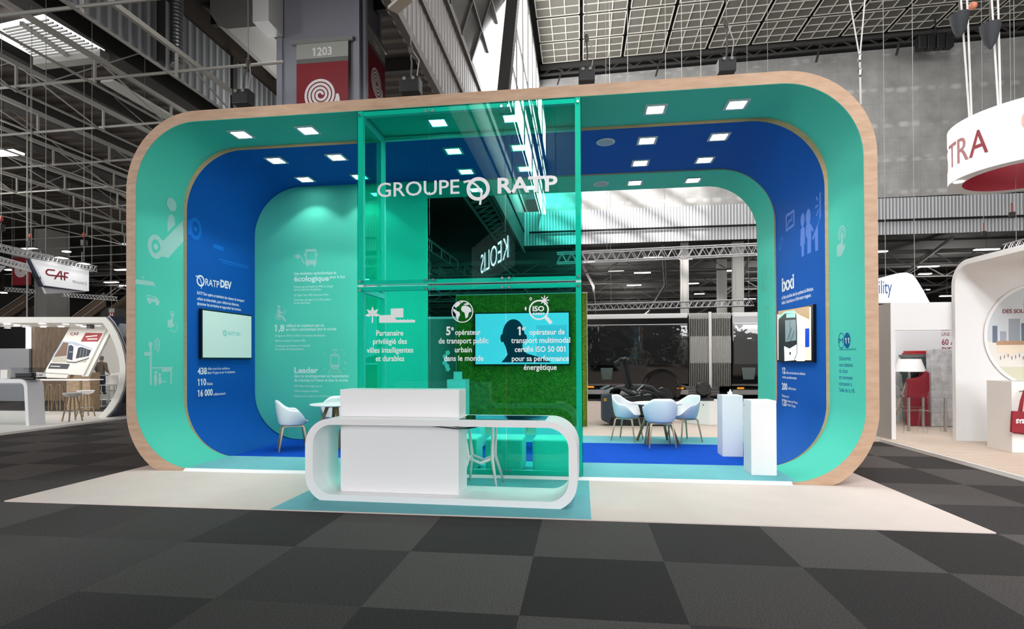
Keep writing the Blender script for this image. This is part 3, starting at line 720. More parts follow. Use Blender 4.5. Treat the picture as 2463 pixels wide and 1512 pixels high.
# ================================================================== poufs
pouf_m = mat('pouf_leather', (246, 248, 247), .5, bump=(6, .1))
def pouf(x, y, label):
    t = thing('pouf', label, 'pouf', (x, y, .052), 'cube poufs behind the green glass')
    MB().box((x - .25, y - .25, .07), (x + .25, y + .25, .50)).build('cushion', pouf_m, t, bevel=.035, seg=3, smooth=False)
    MB().box((x - .21, y - .21, .052), (x + .21, y + .21, .0695)).build('base', dark, t)
pouf(4.80, .37, 'white cube pouf in the glass box, leftmost of the front row')
pouf(5.42, .37, 'white cube pouf in the glass box, middle of the front row')
pouf(6.05, .37, 'white cube pouf in the glass box, rightmost of the front row')
pouf(4.55, 2.0, 'white cube pouf in the back row, leftmost behind the stool')
pouf(5.25, 2.05, 'white cube pouf in the back row, second from the left')
pouf(5.95, 2.1, 'white cube pouf in the back row, right end')

# ================================================================== tub chairs and round tables
shell_m = mat('white_shell_plastic', (238, 240, 243), .35)
oak = wood('oak_leg', (206, 178, 140), (222, 198, 162), (8, 8, 1.2), .5)
oak_dark = wood('brown_oak_leg', (150, 112, 78), (182, 142, 104), (8, 8, 1.2), .5)


def sstep(a, b, x):
    t = min(1, max(0, (x - a) / (b - a))); return t * t * (3 - 2 * t)


def shell_mesh():
    n, m = 40, 16; mb = MB()
    def P(k, j, off):
        th = 2 * pi * k / n; a = abs((th - 1.5 * pi + pi) % (2 * pi) - pi)      # 0 at the front (-y)
        h = .012 + .205 * sstep(.5, 1.45, a) + .15 * sstep(1.6, 2.75, a)
        t = j / m
        if t < .55:
            q = t / .55; r = .21 * math.sin(q * pi / 2) ** .9; z = .03 * q ** 4
        else:
            q = (t - .55) / .45; r = .21 + .05 * (1 - (1 - q) ** 2) * (.35 + .65 * sstep(.4, 1.3, a)); z = .03 + h * q
        rx = r * 1.06; ry = r * (.98 if math.sin(th) > 0 else 1.0)
        d = off * (1 if t > .5 else .6)
        s = (r + d) / r if r > .01 else 1
        return (rx * s * math.cos(th), ry * s * math.sin(th) + .012 * z, .438 + z - off * (1 - sstep(.35, .75, t)))
    for off in (0, .016):
        for j in range(m + 1):
            for k in range(n): mb.v.append(P(k, j, off))
    S = (m + 1) * n
    for j in range(m):
        for k in range(n):
            k2 = (k + 1) % n
            mb.f.append((j * n + k, j * n + k2, (j + 1) * n + k2, (j + 1) * n + k))
            mb.f.append((S + j * n + k, S + (j + 1) * n + k, S + (j + 1) * n + k2, S + j * n + k2))
    for k in range(n):
        k2 = (k + 1) % n; mb.f.append((m * n + k, m * n + k2, S + m * n + k2, S + m * n + k))
    return mb


def make_chair():
    t = thing('tub_chair', 'tub chair', 'chair', (0, 0, 0))
    shell_mesh().build('shell', shell_m, t, smooth=True)
    for sx in (-1, 1):
        for sy in (-1, 1):
            MB().tube([(sx * .15, sy * .13, .412), (sx * .175, sy * .16, .39), (sx * .22, sy * .225, .001)], [.016, .017, .0125], 8).build('leg', oak, t, smooth=True)
    MB().bar((-.15, -.13, .408), (.15, -.13, .408), .03, .022).bar((-.15, .13, .408), (.15, .13, .408), .03, .022).bar((-.15, -.13, .408), (-.15, .13, .408), .03, .022).bar((.15, -.13, .408), (.15, .13, .408), .03, .022).build('seat_frame', oak, t)
    return t


ch0 = make_chair(); used = []
def place_chair(x, y, a, label, group):
    c = ch0 if not used else copy_tree(ch0)
    used.append(c); c.location = (x, y, .051); c.rotation_euler = (0, 0, a); tag(c, label, 'chair', group); return c


def round_table(x, y, r, z, label, rot):
    t = thing('round_table', label, 'table', (x, y, .051))
    MB().lathe((x, y, 0), [(r - .012, z - .022), (r, z - .012), (r, z - .004), (r - .005, z)], 48).build('tabletop', white, t, smooth=False)
    for k in range(4):
        a = rot + k * pi / 2; c, s = math.cos(a), math.sin(a)
        MB().tube([(x + .13 * c, y + .13 * s, z - .035), (x + .40 * c, y + .40 * s, .052)], [.030, .022], 10).build('leg', oak_dark, t, smooth=True)
    MB().cyl((x, y, z - .05), (x, y, z - .024), .19, n=24).build('leg_plate', oak_dark, t)
    return t


round_table(7.79, 3.0, .43, .765, 'round white table on brown legs between the right-hand tub chairs', .98)
round_table(2.16, 2.08, .43, .79, 'round white table on brown legs left behind the reception counter', .6)
g = 'tub chairs at the right-hand table'
place_chair(7.77, 2.53, 3.2, 'white tub chair with its back to the viewer, in front of the right-hand table', g)
place_chair(7.28, 3.26, 1.12, 'white tub chair left of the right-hand round table', g)
place_chair(8.30, 3.24, -1.12, 'white tub chair right of the right-hand round table', g)
g = 'tub chairs at the left-hand table'
place_chair(1.62, 1.62, 2.15, 'white tub chair nearest the blue wall, left of the left-hand table', g)
place_chair(2.0, 2.44 + .02, .2, 'white tub chair against the green back panel behind the left-hand table', g)
place_chair(2.70, 1.95, -1.75, 'white tub chair mostly hidden behind the reception counter', g)

# ================================================================== plinths
def plinth(x0, x1, y0, y1, z0, z1, label, door=True):
    t = thing('display_plinth', label, 'plinth', ((x0 + x1) / 2, (y0 + y1) / 2, z0))
    MB().box((x0, y0, z0), (x1, y1, z1)).build('body', white, t, bevel=.002)
    if door:
        MB().box((x0 - .004, y0 + .012, z0 + .03), (x0 - .0005, y1 - .012, z1 - .02)).build('door', white, t)
        MB().cyl((x0 - .009, y1 - .05, z1 - .08), (x0 - .004, y1 - .05, z1 - .08), .012, n=12).build('lock', steel, t)
    return t


plinth(8.605, 8.915, .32, .65, .051, 1.008, 'tall white display plinth nearest the viewer, right side of the booth')
plinth(8.585, 8.885, 1.67, 1.985, .051, .985, 'tall white display plinth behind the front one, carrying a tiny white model')
t = thing('model_house', 'tiny white model standing on top of the rear plinth', 'model', (8.735, 1.80, .986))
MB().box((8.70, 1.77, .986), (8.76, 1.83, 1.035)).build('body', white, t); MB().cyl((8.735, 1.80, 1.0355), (8.735, 1.80, 1.075), .02, .004, n=10).build('spire', white, t)

# orchid on its plinth inside the booth
plinth(3.62, 4.02, 4.25, 4.65, .013, 1.13, 'white plinth behind the green glass carrying a potted orchid', False)
t = thing('potted_orchid', 'white orchid in a square white pot beside the moss wall', 'plant', (3.82, 4.42, 1.131))
MB().prism([(3.74, 4.34, 1.131), (3.90, 4.34, 1.131), (3.90, 4.50, 1.131), (3.74, 4.50, 1.131)], (0, 0, .165)).build('pot', white, t, bevel=.008)
stem = mat('orchid_stem', (70, 92, 40), .6); leaf = mat('orchid_leaf', (52, 96, 44), .45); petal = mat('orchid_petal', (240, 238, 240), .6)
pth = [(3.83, 4.42, 1.29), (3.84, 4.42, 1.5), (3.78, 4.42, 1.66), (3.66, 4.42, 1.72), (3.57, 4.42, 1.66), (3.54, 4.42, 1.5), (3.57, 4.42, 1.36)]
MB().tube(pth, .006, 6).build('stem', stem, t, smooth=True)
mb = MB()
for a in (.3, 1.9, 3.4, 5.0): c, s = math.cos(a), math.sin(a); mb.prism([(3.82, 4.42, 1.29), (3.82 + .07 * c - .025 * s, 4.42 + .07 * s + .025 * c, 1.34), (3.82 + .19 * c, 4.42 + .19 * s, 1.32), (3.82 + .07 * c + .025 * s, 4.42 + .07 * s - .025 * c, 1.34)], (0, 0, .005))
mb.build('leaves', leaf, t)
for i, (px, pz) in enumerate(((3.60, 1.70), (3.54, 1.62), (3.57, 1.55), (3.53, 1.48), (3.58, 1.42), (3.60, 1.35))):
    mb = MB()
    for k in range(5): a = 2 * pi * k / 5 + i; mb.ball((px + .028 * math.cos(a), 4.405, pz + .028 * math.sin(a)), .026, 8, 5, (1, .25, 1))
    mb.build('blossom', petal, t, smooth=True)

# ================================================================== moss wall with its screen
MW = thing('moss_wall', 'moss covered wall panel with white edging behind the green glass', 'moss wall', (5.07, 5.45, .013))
MB().box((3.55, 5.42, .013), (6.585, 5.56, 3.065)).build('frame', white_matt, MW)
def moss_mat():
    M = bpy.data.materials.new('moss'); M.use_nodes = True; nt = M.node_tree; b = nt.nodes['Principled BSDF']
    tc = nt.nodes.new('ShaderNodeTexCoord'); n = nt.nodes.new('ShaderNodeTexNoise'); n.inputs['Scale'].default_value = 22; n.inputs['Detail'].default_value = 6; n.inputs['Roughness'].default_value = .75
    cr = nt.nodes.new('ShaderNodeValToRGB'); e = cr.color_ramp.elements
    e[0].position = .3; e[0].color = (.02, .045, .003, 1); e[1].position = .72; e[1].color = (.24, .30, .012, 1)
    nt.links.new(tc.outputs['Object'], n.inputs['Vector']); nt.links.new(n.outputs[0], cr.inputs[0]); nt.links.new(cr.outputs[0], b.inputs['Base Color']); b.inputs['Roughness'].default_value = .95
    return M
from mathutils import noise as mno
nx, nz = 110, 110; mb = MB()
for j in range(nz + 1):
    for i in range(nx + 1):
        x = 3.56 + 3.015 * i / nx; z = .03 + 3.02 * j / nz
        edge = min(i, nx - i, j, nz - j) == 0
        d = 0 if edge else .025 + .035 * mno.noise((x * 9, 0, z * 9)) + .022 * mno.noise((x * 26, 3, z * 26))
        mb.v.append((x, 5.419 - max(0, min(d, .045)) - (0 if edge else .012), z))
for j in range(nz):
    for i in range(nx):
        a = j * (nx + 1) + i; mb.f.append((a, a + 1, a + nx + 2, a + nx + 1))
mb.build('moss', moss_mat(), MW, smooth=True)


def flatmat(name, rgb, emit=0, rough=.4): return mat(name, rgb, rough, emit=emit)


# screens -----------------------------------------------------------
bezel = mat('bezel_black', (10, 10, 11), .3)
TV = thing('wall_television', 'flat television on the moss wall showing a man from behind', 'television', (5.35, 5.29, 1.5))
a = at(1141, 752, y=5.33); b = at(1372, 878, y=5.33)
MB().box((a.x, 5.285, b.z), (b.x, 5.355, a.z)).build('housing', bezel, TV, bevel=.004)
MB().box((a.x + .3, 5.3555, b.z + .2), (b.x - .3, 5.362, a.z - .2)).build('wall_mount', steel, TV)
scr = mat('screen_cyan', raw=(.30, .42, .60), rough=.2, emit=1.15); scr2 = mat('screen_blue', raw=(.22, .34, .52), rough=.2, emit=1.1); scrd = mat('screen_dark', (14, 44, 66), .2, emit=.5)
MB().box((a.x + .03, 5.282, b.z + .03), (b.x - .03, 5.2845, a.z - .03)).build('screen', scr, TV)
f = Flat((0, 5.2815, 0), 'front', .0004)
def MP(px, py): p = at(px, py, y=5.28); return (p.x, p.z)
f.poly([MP(1290, 782), MP(1364, 781), MP(1364, 862), MP(1290, 862)]); f.build('screen_window', scr2, TV)
f = Flat((0, 5.2803, 0), 'front', .0004)
k_ = MP(1300, 800)[0] - MP(1299, 800)[0]
q_ = MP(1235, 806); f.disc(q_[0], q_[1], 27 * k_, 39 * k_, 32)
for px in (1208, 1263): q_ = MP(px, 813); f.disc(q_[0], q_[1], 4.5 * k_, 10 * k_, 14)
f.poly([MP(*q) for q in ((1214, 826), (1256, 826), (1258, 842), (1268, 850), (1292, 857), (1318, 866), (1326, 871), (1206, 871), (1214, 862), (1221, 852))])
f.build('screen_silhouette', scrd, TV)
del TV
TL = thing('wall_television', 'flat television on the left blue wall showing a small logo on white', 'television', (.26, 2.0, 1.58))
ya, yb2 = at(485, 800, x=.275).y, at(606.5, 800, x=.275).y; zb3, zt3 = at(545, 863, x=.275).z, at(545, 749.5, x=.275).z
MB().box((.225, ya, zb3), (.275, yb2, zt3)).build('housing', bezel, TL, bevel=.004)
MB().box((.204, 1.7, 1.75), (.2245, 2.3, 2.2)).build('wall_mount', steel, TL)
MB().box((.2755, ya + .025, zb3 + .025), (.277, yb2 - .025, zt3 - .025)).build('screen', mat('screen_white', (192, 212, 205), .15, emit=.22), TL)
vt = mat('screen_teal', (70, 160, 155), .3, emit=.4)
f = Flat((.2775, 0, 0), 'left', .0004); pq = at(541, 801, x=.2775); transport_logo(f, pq.y, pq.z, .05); f.build('screen_logo', vt, TL)
text('screen_lettering', 'RATP DEV', (.278, pq.y + .08, pq.z - .03), .09, 'left', vt, TL, .9, .001)
TR = thing('wall_television', 'flat television on the right blue wall showing a bus in a garage', 'television', (9.72, 2.1, 1.49))
ya, yb2 = at(1956, 800, x=9.735).y, at(1869, 800, x=9.735).y; zb3, zt3 = at(1956, 871, x=9.735).z, at(1956, 731, x=9.735).z
MB().box((9.735, ya, zb3), (9.778, yb2, zt3)).build('housing', bezel, TR, bevel=.004)
def em(n, rgb, e=.6): return mat(n, rgb, .2, emit=e)
x_ = 9.734
MB().box((x_ - .001, ya + .07, zb3 + .03), (x_ + .0005, yb2 - .02, zt3 - .03)).build('screen', em('screen_pale_yellow', (226, 228, 196)), TR)
def RS(px, py): p = at(px, py, x=x_); return (-p.y, p.z)
n_ = [0]
def layer(pts, m_, name='screen_shape'):
    n_[0] += 1; f = Flat((x_ - .0012 - .0006 * n_[0], 0, 0), 'right', .0003); f.poly([RS(*q) for q in pts]); f.build(name, m_, TR)
layer([(1872, 748), (1947, 736), (1947, 768), (1930, 760), (1915, 752), (1872, 757)], em('screen_brown', (170, 140, 100)), 'screen_roof_beams')
layer([(1918, 770), (1936, 772), (1936, 868), (1916, 868)], em('screen_light', (240, 244, 238)), 'screen_daylight')
layer([(1937, 790), (1947, 789), (1947, 834), (1937, 835)], em('screen_royal_blue', (20, 70, 190)), 'screen_blue_cabinet')
layer([(1873, 765), (1888, 752), (1912, 748), (1916, 756), (1918, 800), (1918, 850), (1912, 864), (1886, 868), (1873, 866)], em('screen_bus_dark', (44, 52, 54), .6), 'screen_bus_body')
layer([(1873, 762), (1887, 749), (1912, 746), (1916, 753), (1888, 754), (1873, 768)], em('screen_mint', (150, 215, 190)), 'screen_bus_roof')
layer([(1892, 755), (1914, 753), (1914, 763), (1892, 764)], em('screen_mint', (0, 0, 0)), 'screen_bus_display')
layer([(1889, 770), (1915, 768), (1916, 818), (1890, 822)], em('screen_bus_window', (120, 138, 140), .7), 'screen_bus_windscreen')
layer([(1887, 832), (1900, 838), (1917, 828), (1917, 850), (1910, 866), (1888, 868)], em('screen_offwhite', (236, 240, 236)), 'screen_bus_front')

f = Flat((x_ - .012, 0, 0), 'right', .0004)
for px, py in ((1892, 845), (1911, 842)): q_ = RS(px, py); f.disc(q_[0], q_[1], .05, .035)
f.build('screen_headlamps', em('screen_light', (240, 244, 238)), TR)
f = Flat((x_ - .0125, 0, 0), 'right', .0004); f.line([RS(1895, 818), RS(1906, 788)], .012).line([RS(1904, 820), RS(1912, 796)], .012).line([RS(1902, 770), RS(1902, 820)], .01).rect(*RS(1901, 853), *RS(1904, 846)); f.build('screen_wipers', em('screen_bus_dark', (44, 52, 54), .6), TR)
# grey partition seen through the glass, behind the moss wall
tag(MB().box((.6, 6.0, .013), (3.9, 6.1, 2.55)).build('partition_panel', mat('partition_grey', (150, 156, 150), .6)), 'grey partition panel left of the moss wall, seen through the glass', 'partition')
# ================================================================== exhibition hall shell
def ribbed(name, rgb1, rgb2, axis, pitch, rough=.5):
    """sheet with raised ribs: colour paler on the crests than the flanks, plus bump"""
    if name in MATS: return MATS[name]
    M = bpy.data.materials.new(name); M.use_nodes = True; nt = M.node_tree; b = nt.nodes['Principled BSDF']
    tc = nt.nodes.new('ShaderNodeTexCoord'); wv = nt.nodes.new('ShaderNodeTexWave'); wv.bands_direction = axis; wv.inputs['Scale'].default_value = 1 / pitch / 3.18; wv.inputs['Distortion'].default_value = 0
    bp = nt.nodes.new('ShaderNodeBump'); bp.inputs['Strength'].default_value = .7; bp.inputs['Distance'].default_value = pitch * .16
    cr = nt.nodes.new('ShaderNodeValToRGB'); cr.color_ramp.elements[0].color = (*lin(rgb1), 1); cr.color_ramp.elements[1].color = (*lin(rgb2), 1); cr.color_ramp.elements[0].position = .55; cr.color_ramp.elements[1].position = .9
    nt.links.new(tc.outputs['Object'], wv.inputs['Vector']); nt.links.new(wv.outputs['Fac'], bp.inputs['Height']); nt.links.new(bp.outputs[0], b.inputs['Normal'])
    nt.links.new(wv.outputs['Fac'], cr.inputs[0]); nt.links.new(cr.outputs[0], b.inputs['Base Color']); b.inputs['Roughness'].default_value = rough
    MATS[name] = M
    return M


def concrete_mat():
    M = bpy.data.materials.new('concrete_blocks'); M.use_nodes = True; nt = M.node_tree; b = nt.nodes['Principled BSDF']
    tc = nt.nodes.new('ShaderNodeTexCoord'); sp = nt.nodes.new('ShaderNodeSeparateXYZ'); cb = nt.nodes.new('ShaderNodeCombineXYZ')
    br = nt.nodes.new('ShaderNodeTexBrick'); br.inputs['Scale'].default_value = 1; br.offset = 0; br.inputs['Brick Width'].default_value = 1.2; br.inputs['Row Height'].default_value = 2.2; br.inputs['Mortar Size'].default_value = .02
    br.inputs[1].default_value = (.285, .28, .27, 1); br.inputs[2].default_value = (.30, .295, .285, 1); br.inputs[3].default_value = (.255, .25, .245, 1)
    n = nt.nodes.new('ShaderNodeTexNoise'); n.inputs['Scale'].default_value = .9; n.inputs['Detail'].default_value = 6
    mr = nt.nodes.new('ShaderNodeMapRange'); mr.inputs[1].default_value = .3; mr.inputs[2].default_value = .7; mr.inputs[3].default_value = .8; mr.inputs[4].default_value = 1.2
    # pale worn spots in rows
    vo = nt.nodes.new('ShaderNodeTexVoronoi'); vo.inputs['Scale'].default_value = 1.25; vo.inputs['Randomness'].default_value = .35
    wv = nt.nodes.new('ShaderNodeTexWave'); wv.bands_direction = 'Z'; wv.inputs['Scale'].default_value = .145
    m1 = nt.nodes.new('ShaderNodeMapRange'); m1.inputs[1].default_value = .90; m1.inputs[2].default_value = 1; m1.inputs[3].default_value = 0; m1.inputs[4].default_value = 1
    m2 = nt.nodes.new('ShaderNodeMapRange'); m2.inputs[1].default_value = .55; m2.inputs[2].default_value = .3; m2.inputs[3].default_value = 0; m2.inputs[4].default_value = 1
    mm = nt.nodes.new('ShaderNodeMath'); mm.operation = 'MULTIPLY'; ma = nt.nodes.new('ShaderNodeMath'); ma.operation = 'MULTIPLY_ADD'; ma.inputs[1].default_value = .6
    vs_ = nt.nodes.new('ShaderNodeVectorMath'); vs_.operation = 'SCALE'; L = nt.links.new
    L(tc.outputs['Object'], sp.inputs[0]); L(sp.outputs[0], cb.inputs[0]); L(sp.outputs[2], cb.inputs[1]); L(cb.outputs[0], br.inputs['Vector'])
    L(tc.outputs['Object'], n.inputs['Vector']); L(n.outputs[0], mr.inputs[0]); L(tc.outputs['Object'], vo.inputs['Vector']); L(tc.outputs['Object'], wv.inputs['Vector'])
    L(wv.outputs['Fac'], m1.inputs[0]); L(vo.outputs['Distance'], m2.inputs[0]); L(m1.outputs[0], mm.inputs[0]); L(m2.outputs[0], mm.inputs[1])
    L(mm.outputs[0], ma.inputs[0]); L(mr.outputs[0], ma.inputs[2]); L(br.outputs[0], vs_.inputs[0]); L(ma.outputs[0], vs_.inputs['Scale']); L(vs_.outputs[0], b.inputs['Base Color'])
    b.inputs['Roughness'].default_value = .9
    return M


roof_dark = mat('roof_deck_brown', (62, 54, 48), .9, noise=(.7, .15))
roof_black = mat('roof_black', (16, 16, 16), .9)
steel_grey = mat('painted_steel_grey', (138, 137, 132), .5)
steel_dark = mat('painted_steel_dark', (66, 64, 62), .55)
col_grey = mat('column_grey', (140, 143, 154), .6, noise=(.6, .05))
glaze = mat('daylit_glazing', (255, 255, 255), .3, emit=7)
sky_pane = mat('skylight_pane', (250, 252, 255), .4, emit=2.2)
YB = 30.0
# end wall of the high hall
def WB(px, py): p = at(px, py, y=YB); return p
ztl = WB(1302, 192).z; ztr = WB(2419, 92).z
struct(MB().prism([(3.76, YB, 11.55), (44, YB, 11.75), (44, YB, ztr + .6), (WB(2419, 92).x, YB, ztr), (3.76, YB, ztl)], (0, .4, 0)).build('wall_back', concrete_mat()))
struct(MB().box((-45, YB + .41, 9.45), (3.6, YB + .6, 12.6)).build('wall_back_low', roof_black))
struct(MB().box((2.6, YB - .05, 9.3), (44, YB - .001, 11.6)).build('wall_back_cladding', ribbed('white_ribbed_sheet', (140, 142, 146), (200, 200, 200), 'X', .2)))
struct(MB().cyl((3, YB - .25, 10.15), (44, YB - .25, 10.15), .07, n=8).build('trim_1', roof_black))
struct(MB().prism([(3.6, YB + .42, 18), (44, YB + .42, 18), (44, YB + .42, 22.6), (3.6, YB + .42, 22)], (0, .1, 0)).build('wall_back_fascia', mat('fascia_dark', (30, 30, 30), .9)))
# far low hall under it
struct(MB().box((-45, 30.42, 9.5), (45, 72, 9.7)).build('ceiling_far', mat('far_roof', (52, 50, 48), .9)))
struct(MB().box((-45, 71.5, 0), (45, 72, 9.5)).build('wall_far', mat('wall_far_dark', (74, 72, 70), .9)))
struct(MB().box((-45.3, -36, 0), (-45, 72, 24)).build('wall_left', mat('wall_dark', (60, 58, 56), .9)))
struct(MB().box((45, -36, 0), (45.3, 72, 24)).build('wall_right', MATS['wall_dark']))
struct(MB().box((-45, -36.3, 0), (45, -36, 24)).build('wall_rear', MATS['wall_dark']))
# high roof: dark deck, square acoustic panels with battens
tilt = .02
zr = lambda x: 21.3 + tilt * (x - 8)
struct(MB().prism([(3.6, -36, zr(3.6) + .25), (45, -36, zr(45) + .25), (45, YB + .4, zr(45) + .25), (3.6, YB + .4, zr(3.6) + .25)], (0, 0, .3)).build('ceiling_high', roof_black))
pm = mat('acoustic_panel_grey', (98, 95, 88), .85, noise=(1.2, .08)); bm_ = mat('panel_batten', (196, 192, 182), .7)
pa, ba = MB(), MB()
for i in range(14):
    for j in range(9):
        x0 = 4.02 + 2.66 * i; y1 = 29.05 - 2.45 * j; x1 = x0 + 2.42; y0 = y1 - 2.22
        q = lambda x, y, d=0: (x, y, zr(x) - d)
        pa.add([q(x0, y0), q(x1, y0), q(x1, y1), q(x0, y1), q(x0, y0, -.12), q(x1, y0, -.12), q(x1, y1, -.12), q(x0, y1, -.12)], [(0, 3, 2, 1), (0, 1, 5, 4), (1, 2, 6, 5), (2, 3, 7, 6), (3, 0, 4, 7)])
        for k in range(4):
            t = k / 3; w2 = .028
            xa = x0 + (x1 - x0) * t; ya = y0 + (y1 - y0) * t
            ba.bar(q(xa, y0, .02), q(xa, y1, .02), w2 * 2, .04).bar(q(x0, ya, .02), q(x1, ya, .02), w2 * 2, .04)
struct(pa.build('ceiling_panels', pm)); struct(ba.build('ceiling_battens', bm_))
# edge truss in front of the end wall top
tr = MB(); yt = YB - .5
zt = lambda x: ztl + (ztr - ztl) * (x - 3.76) / (WB(2419, 92).x - 3.76)
tr.bar((3.8, yt, zt(3.8) + .55), (44, yt, zt(44) + .55), .22, .3).bar((3.8, yt, zt(3.8) + .05), (44, yt, zt(44) + .05), .12)
for k in range(26):
    x = 4 + k * 1.5; tr.bar((x, yt, zt(x) + .05), (x + .75, yt, zt(x + .75) + .55), .07).bar((x + .75, yt, zt(x + .75) + .55), (x + 1.5, yt, zt(x + 1.5) + .05), .07)
for px in (1352, 1585, 1965, 2155):
    p = WB(px, 150); tr.bar((p.x, yt, zt(p.x) + .3), (p.x - .3, yt - .1, zt(p.x) - .75), .1)
struct(tr.build('roof_edge_truss', mat('truss_darker', (58, 57, 55), .6)))
# clerestory side: ribbed wall, sloping windows, bright glazing
struct(MB().box((2.45, -36, 8.85), (2.6, YB, 11.9)).build('wall_clerestory', ribbed('ribbed_taupe', (72, 67, 65), (108, 102, 99), 'Y', .34)))
st = MB()
st.bar((2.62, -36, 8.85), (2.62, YB, 8.85), .16, .22).bar((2.62, -36, 10.35), (2.62, YB, 10.35), .1, .2).bar((2.62, -36, 11.95), (2.62, YB, 11.95), .16, .24)
st.bar((2.3, 9, 9.0), (2.3, YB, 9.0), .14).bar((1.4, 9, 8.7), (1.4, YB, 8.7), .1)
for k in range(24):
    y = 9 + .85 * k; st.bar((1.4, y, 8.7), (2.3, y + .43, 9.0), .06).bar((2.3, y + .43, 9.0), (1.4, y + .85, 8.7), .06)
struct(st.build('clerestory_beams', mat('beam_taupe', (84, 80, 77), .6)))
win_grey = mat('window_grey_glass', (74, 73, 68), .2, spec=.6, noise=(.8, .2))
struct(MB().prism([(2.66, -8, 12.0), (3.72, -8, 15.2), (3.72, YB, 15.2), (2.66, YB, 12.0)], (-.03, 0, .01)).build('window_1', win_grey))
wf = MB()
for y in [-7 + 1.55 * k for k in range(13)]: wf.bar((2.66, y, 12.0), (3.74, y, 15.25), .09, .14)
for s in (.33, .66, 1.0): wf.bar((2.66 + 1.06 * s + .02, -8, 12 + 3.2 * s), (2.66 + 1.06 * s + .02, 13, 12 + 3.2 * s), .1, .12)
wf.bar((3.55, 13, 10.6), (4.6, 13, 20.5), .42, .5)
struct(wf.build('window_frames', mat('frame_dark', (64, 62, 60), .5)))
for n_, (ya, yb_) in enumerate(((13.4, 29.9), (-36, -10))):
    struct(MB().box((3.70, ya, 11.5), (3.75, yb_, 20.0)).build(f'window_{n_ + 2}', (glaze, mat('daylit_glazing_front', (255, 255, 255), .3, emit=38))[n_]))
    ms = MB()
    y = ya
    while y < yb_:
        ms.bar((3.78, y, 11.5), (3.78, y, 20), .06, .12); y += 4.2 if n_ else 2.6
    for z in (11.5, 13.2, 15.6, 20.1): ms.bar((3.78, ya, z), (3.78, yb_, z), .06, .14)
    for z in ((14.5, 16.8) if n_ else ()): ms.box((3.755, ya, z - .55), (3.79, yb_, z + .55))
    struct(ms.build(f'window_frame_{n_ + 2}', MATS['frame_dark']))
struct(MB().box((2.5, -10, 15.2), (3.69, YB, 21.6)).build('wall_attic', MATS['beam_taupe']))
rb = MB()
for k in range(7):
    c_ = Vector((5.6, 15.5, 20.4)) + (Vector((8.4, 30, 13.0)) - Vector((5.6, 15.5, 20.4))).normalized() * 1.5; o_ = Vector((.35, 0, .55)).normalized() * (.155 * (k - 3)); dv_ = Vector((.84, 0, -.54))
    rb.bar(c_ + o_ - dv_ * .9, c_ + o_ + dv_ * .9, .06, .03)
rb.bar((4.0, 16.9, 20.3), (4.0, 16.9, 19.0), .05).bar((7.0, 16.9, 20.3), (7.0, 16.9, 18.8), .05)
struct(rb.build('gobo_bars', steel_dark))  # unseen bars added before the sun spot to stripe its light
# low roof on the left, its dropped ribbed band, skylight
struct(MB().box((-45, -36, 10.5), (-4.8, YB, 10.8)).build('ceiling_low', ribbed('roof_deck_ribs', (46, 40, 36), (74, 65, 58), 'Y', .6, .9)))
struct(MB().box((-4.9, -36, 10.5), (-4.81, YB, 12.5)).build('wall_step', roof_dark))
struct(MB().box((-4.8, -36, 12.2), (2.6, YB, 12.5)).build('ceiling_mid', MATS['roof_deck_ribs']))
struct(MB().box((-4.85, 2, 9.5), (-4.7, YB, 11.35)).build('roof_band', ribbed('ribbed_grey_sheet', (96, 99, 103), (140, 143, 146), 'Y', .3)))
bb = MB()
for y in [3 + 3.1 * k for k in range(9)]: bb.box((-4.70, y, 9.5), (-4.62, y + .22, 11.35))
for x in (-6.6, -9.4, -12.2, -15, -17.8): bb.box((x - .35, -5, 10.0), (x + .35, YB, 10.5))
for y in (5.2, 8.2, 11.5, 15): bb.bar((-4.6, y, 11.9), (2.4, y, 11.9), .2, .4)
struct(bb.build('roof_beams', mat('roof_beam_dark', (38, 36, 34), .8)))
a, b = at(18, 75, z=9.95), at(215, 110, z=9.95)
q = [at(*p, z=9.98) for p in ((105, 36), (252, 122), (92, 142), (0, 92), (0, 60))]
MBs = MB().prism(q, (0, 0, .03)); struct(MBs.build('window_4', sky_pane))
gq = MB()
for k in range(1, 14):
    t = k / 14; gq.bar(q[0].lerp(q[1], t) - Vector((0, 0, .05)), q[4].lerp(q[2], t) - Vector((0, 0, .05)), .035)
gq.bar(q[1] - Vector((0, 0, .12)), q[2] - Vector((0, 0, .12)), .28, .22).bar(q[4].lerp(q[0], .5) - Vector((0, 0, .08)), q[2].lerp(q[1], .5) - Vector((0, 0, .08)), .1)
struct(gq.build('window_frame_4', steel_grey))
# open-web roof trusses of the low hall, running away from the viewer
for k in range(9):
    x = -2.75 - 2.1 * k; t = MB(); zt_ = 8.65; zb_ = 8.02
    t.bar((x, 1.5, zt_), (x, 40, zt_ + .4), .085, .11).tube([(x, 1.5, zb_), (x, 40, zb_ + .4)], .03, 6)
    for j in range(16):
        y = 2 + j * 2.4; d = .4 * (y - 1.5) / 38.5
        t.bar((x, y, zb_ + d), (x, y, zt_ + d), .05)
        if j % 2: t.bar((x, y + 2.4, zb_ + d), (x, y, zt_ + d), .028)
    struct(t.build('roof_truss', steel_grey))
for j in range(16):
    y = 2 + 2.4 * j; d = .4 * (y - 1.5) / 38.5
    struct(MB().tube([(-36, y, 7.75 + d), (min(2.2, 6.44 - .575 * (y + 7.03)), y, 8.2 + d)], .034, 6).build('roof_tie', steel_grey))
    if j % 3 == 1:
        t = MB()
        for x in (-6.95, -11.15, -15.35): t.bar((x, y, 7.98 + d), (x + 2.1, y + 2.4, 10.4), .025).bar((x, y, 7.98 + d), (x - 2.1, y - 2.2, 10.4), .025)
        struct(t.build('roof_brace', steel_grey))
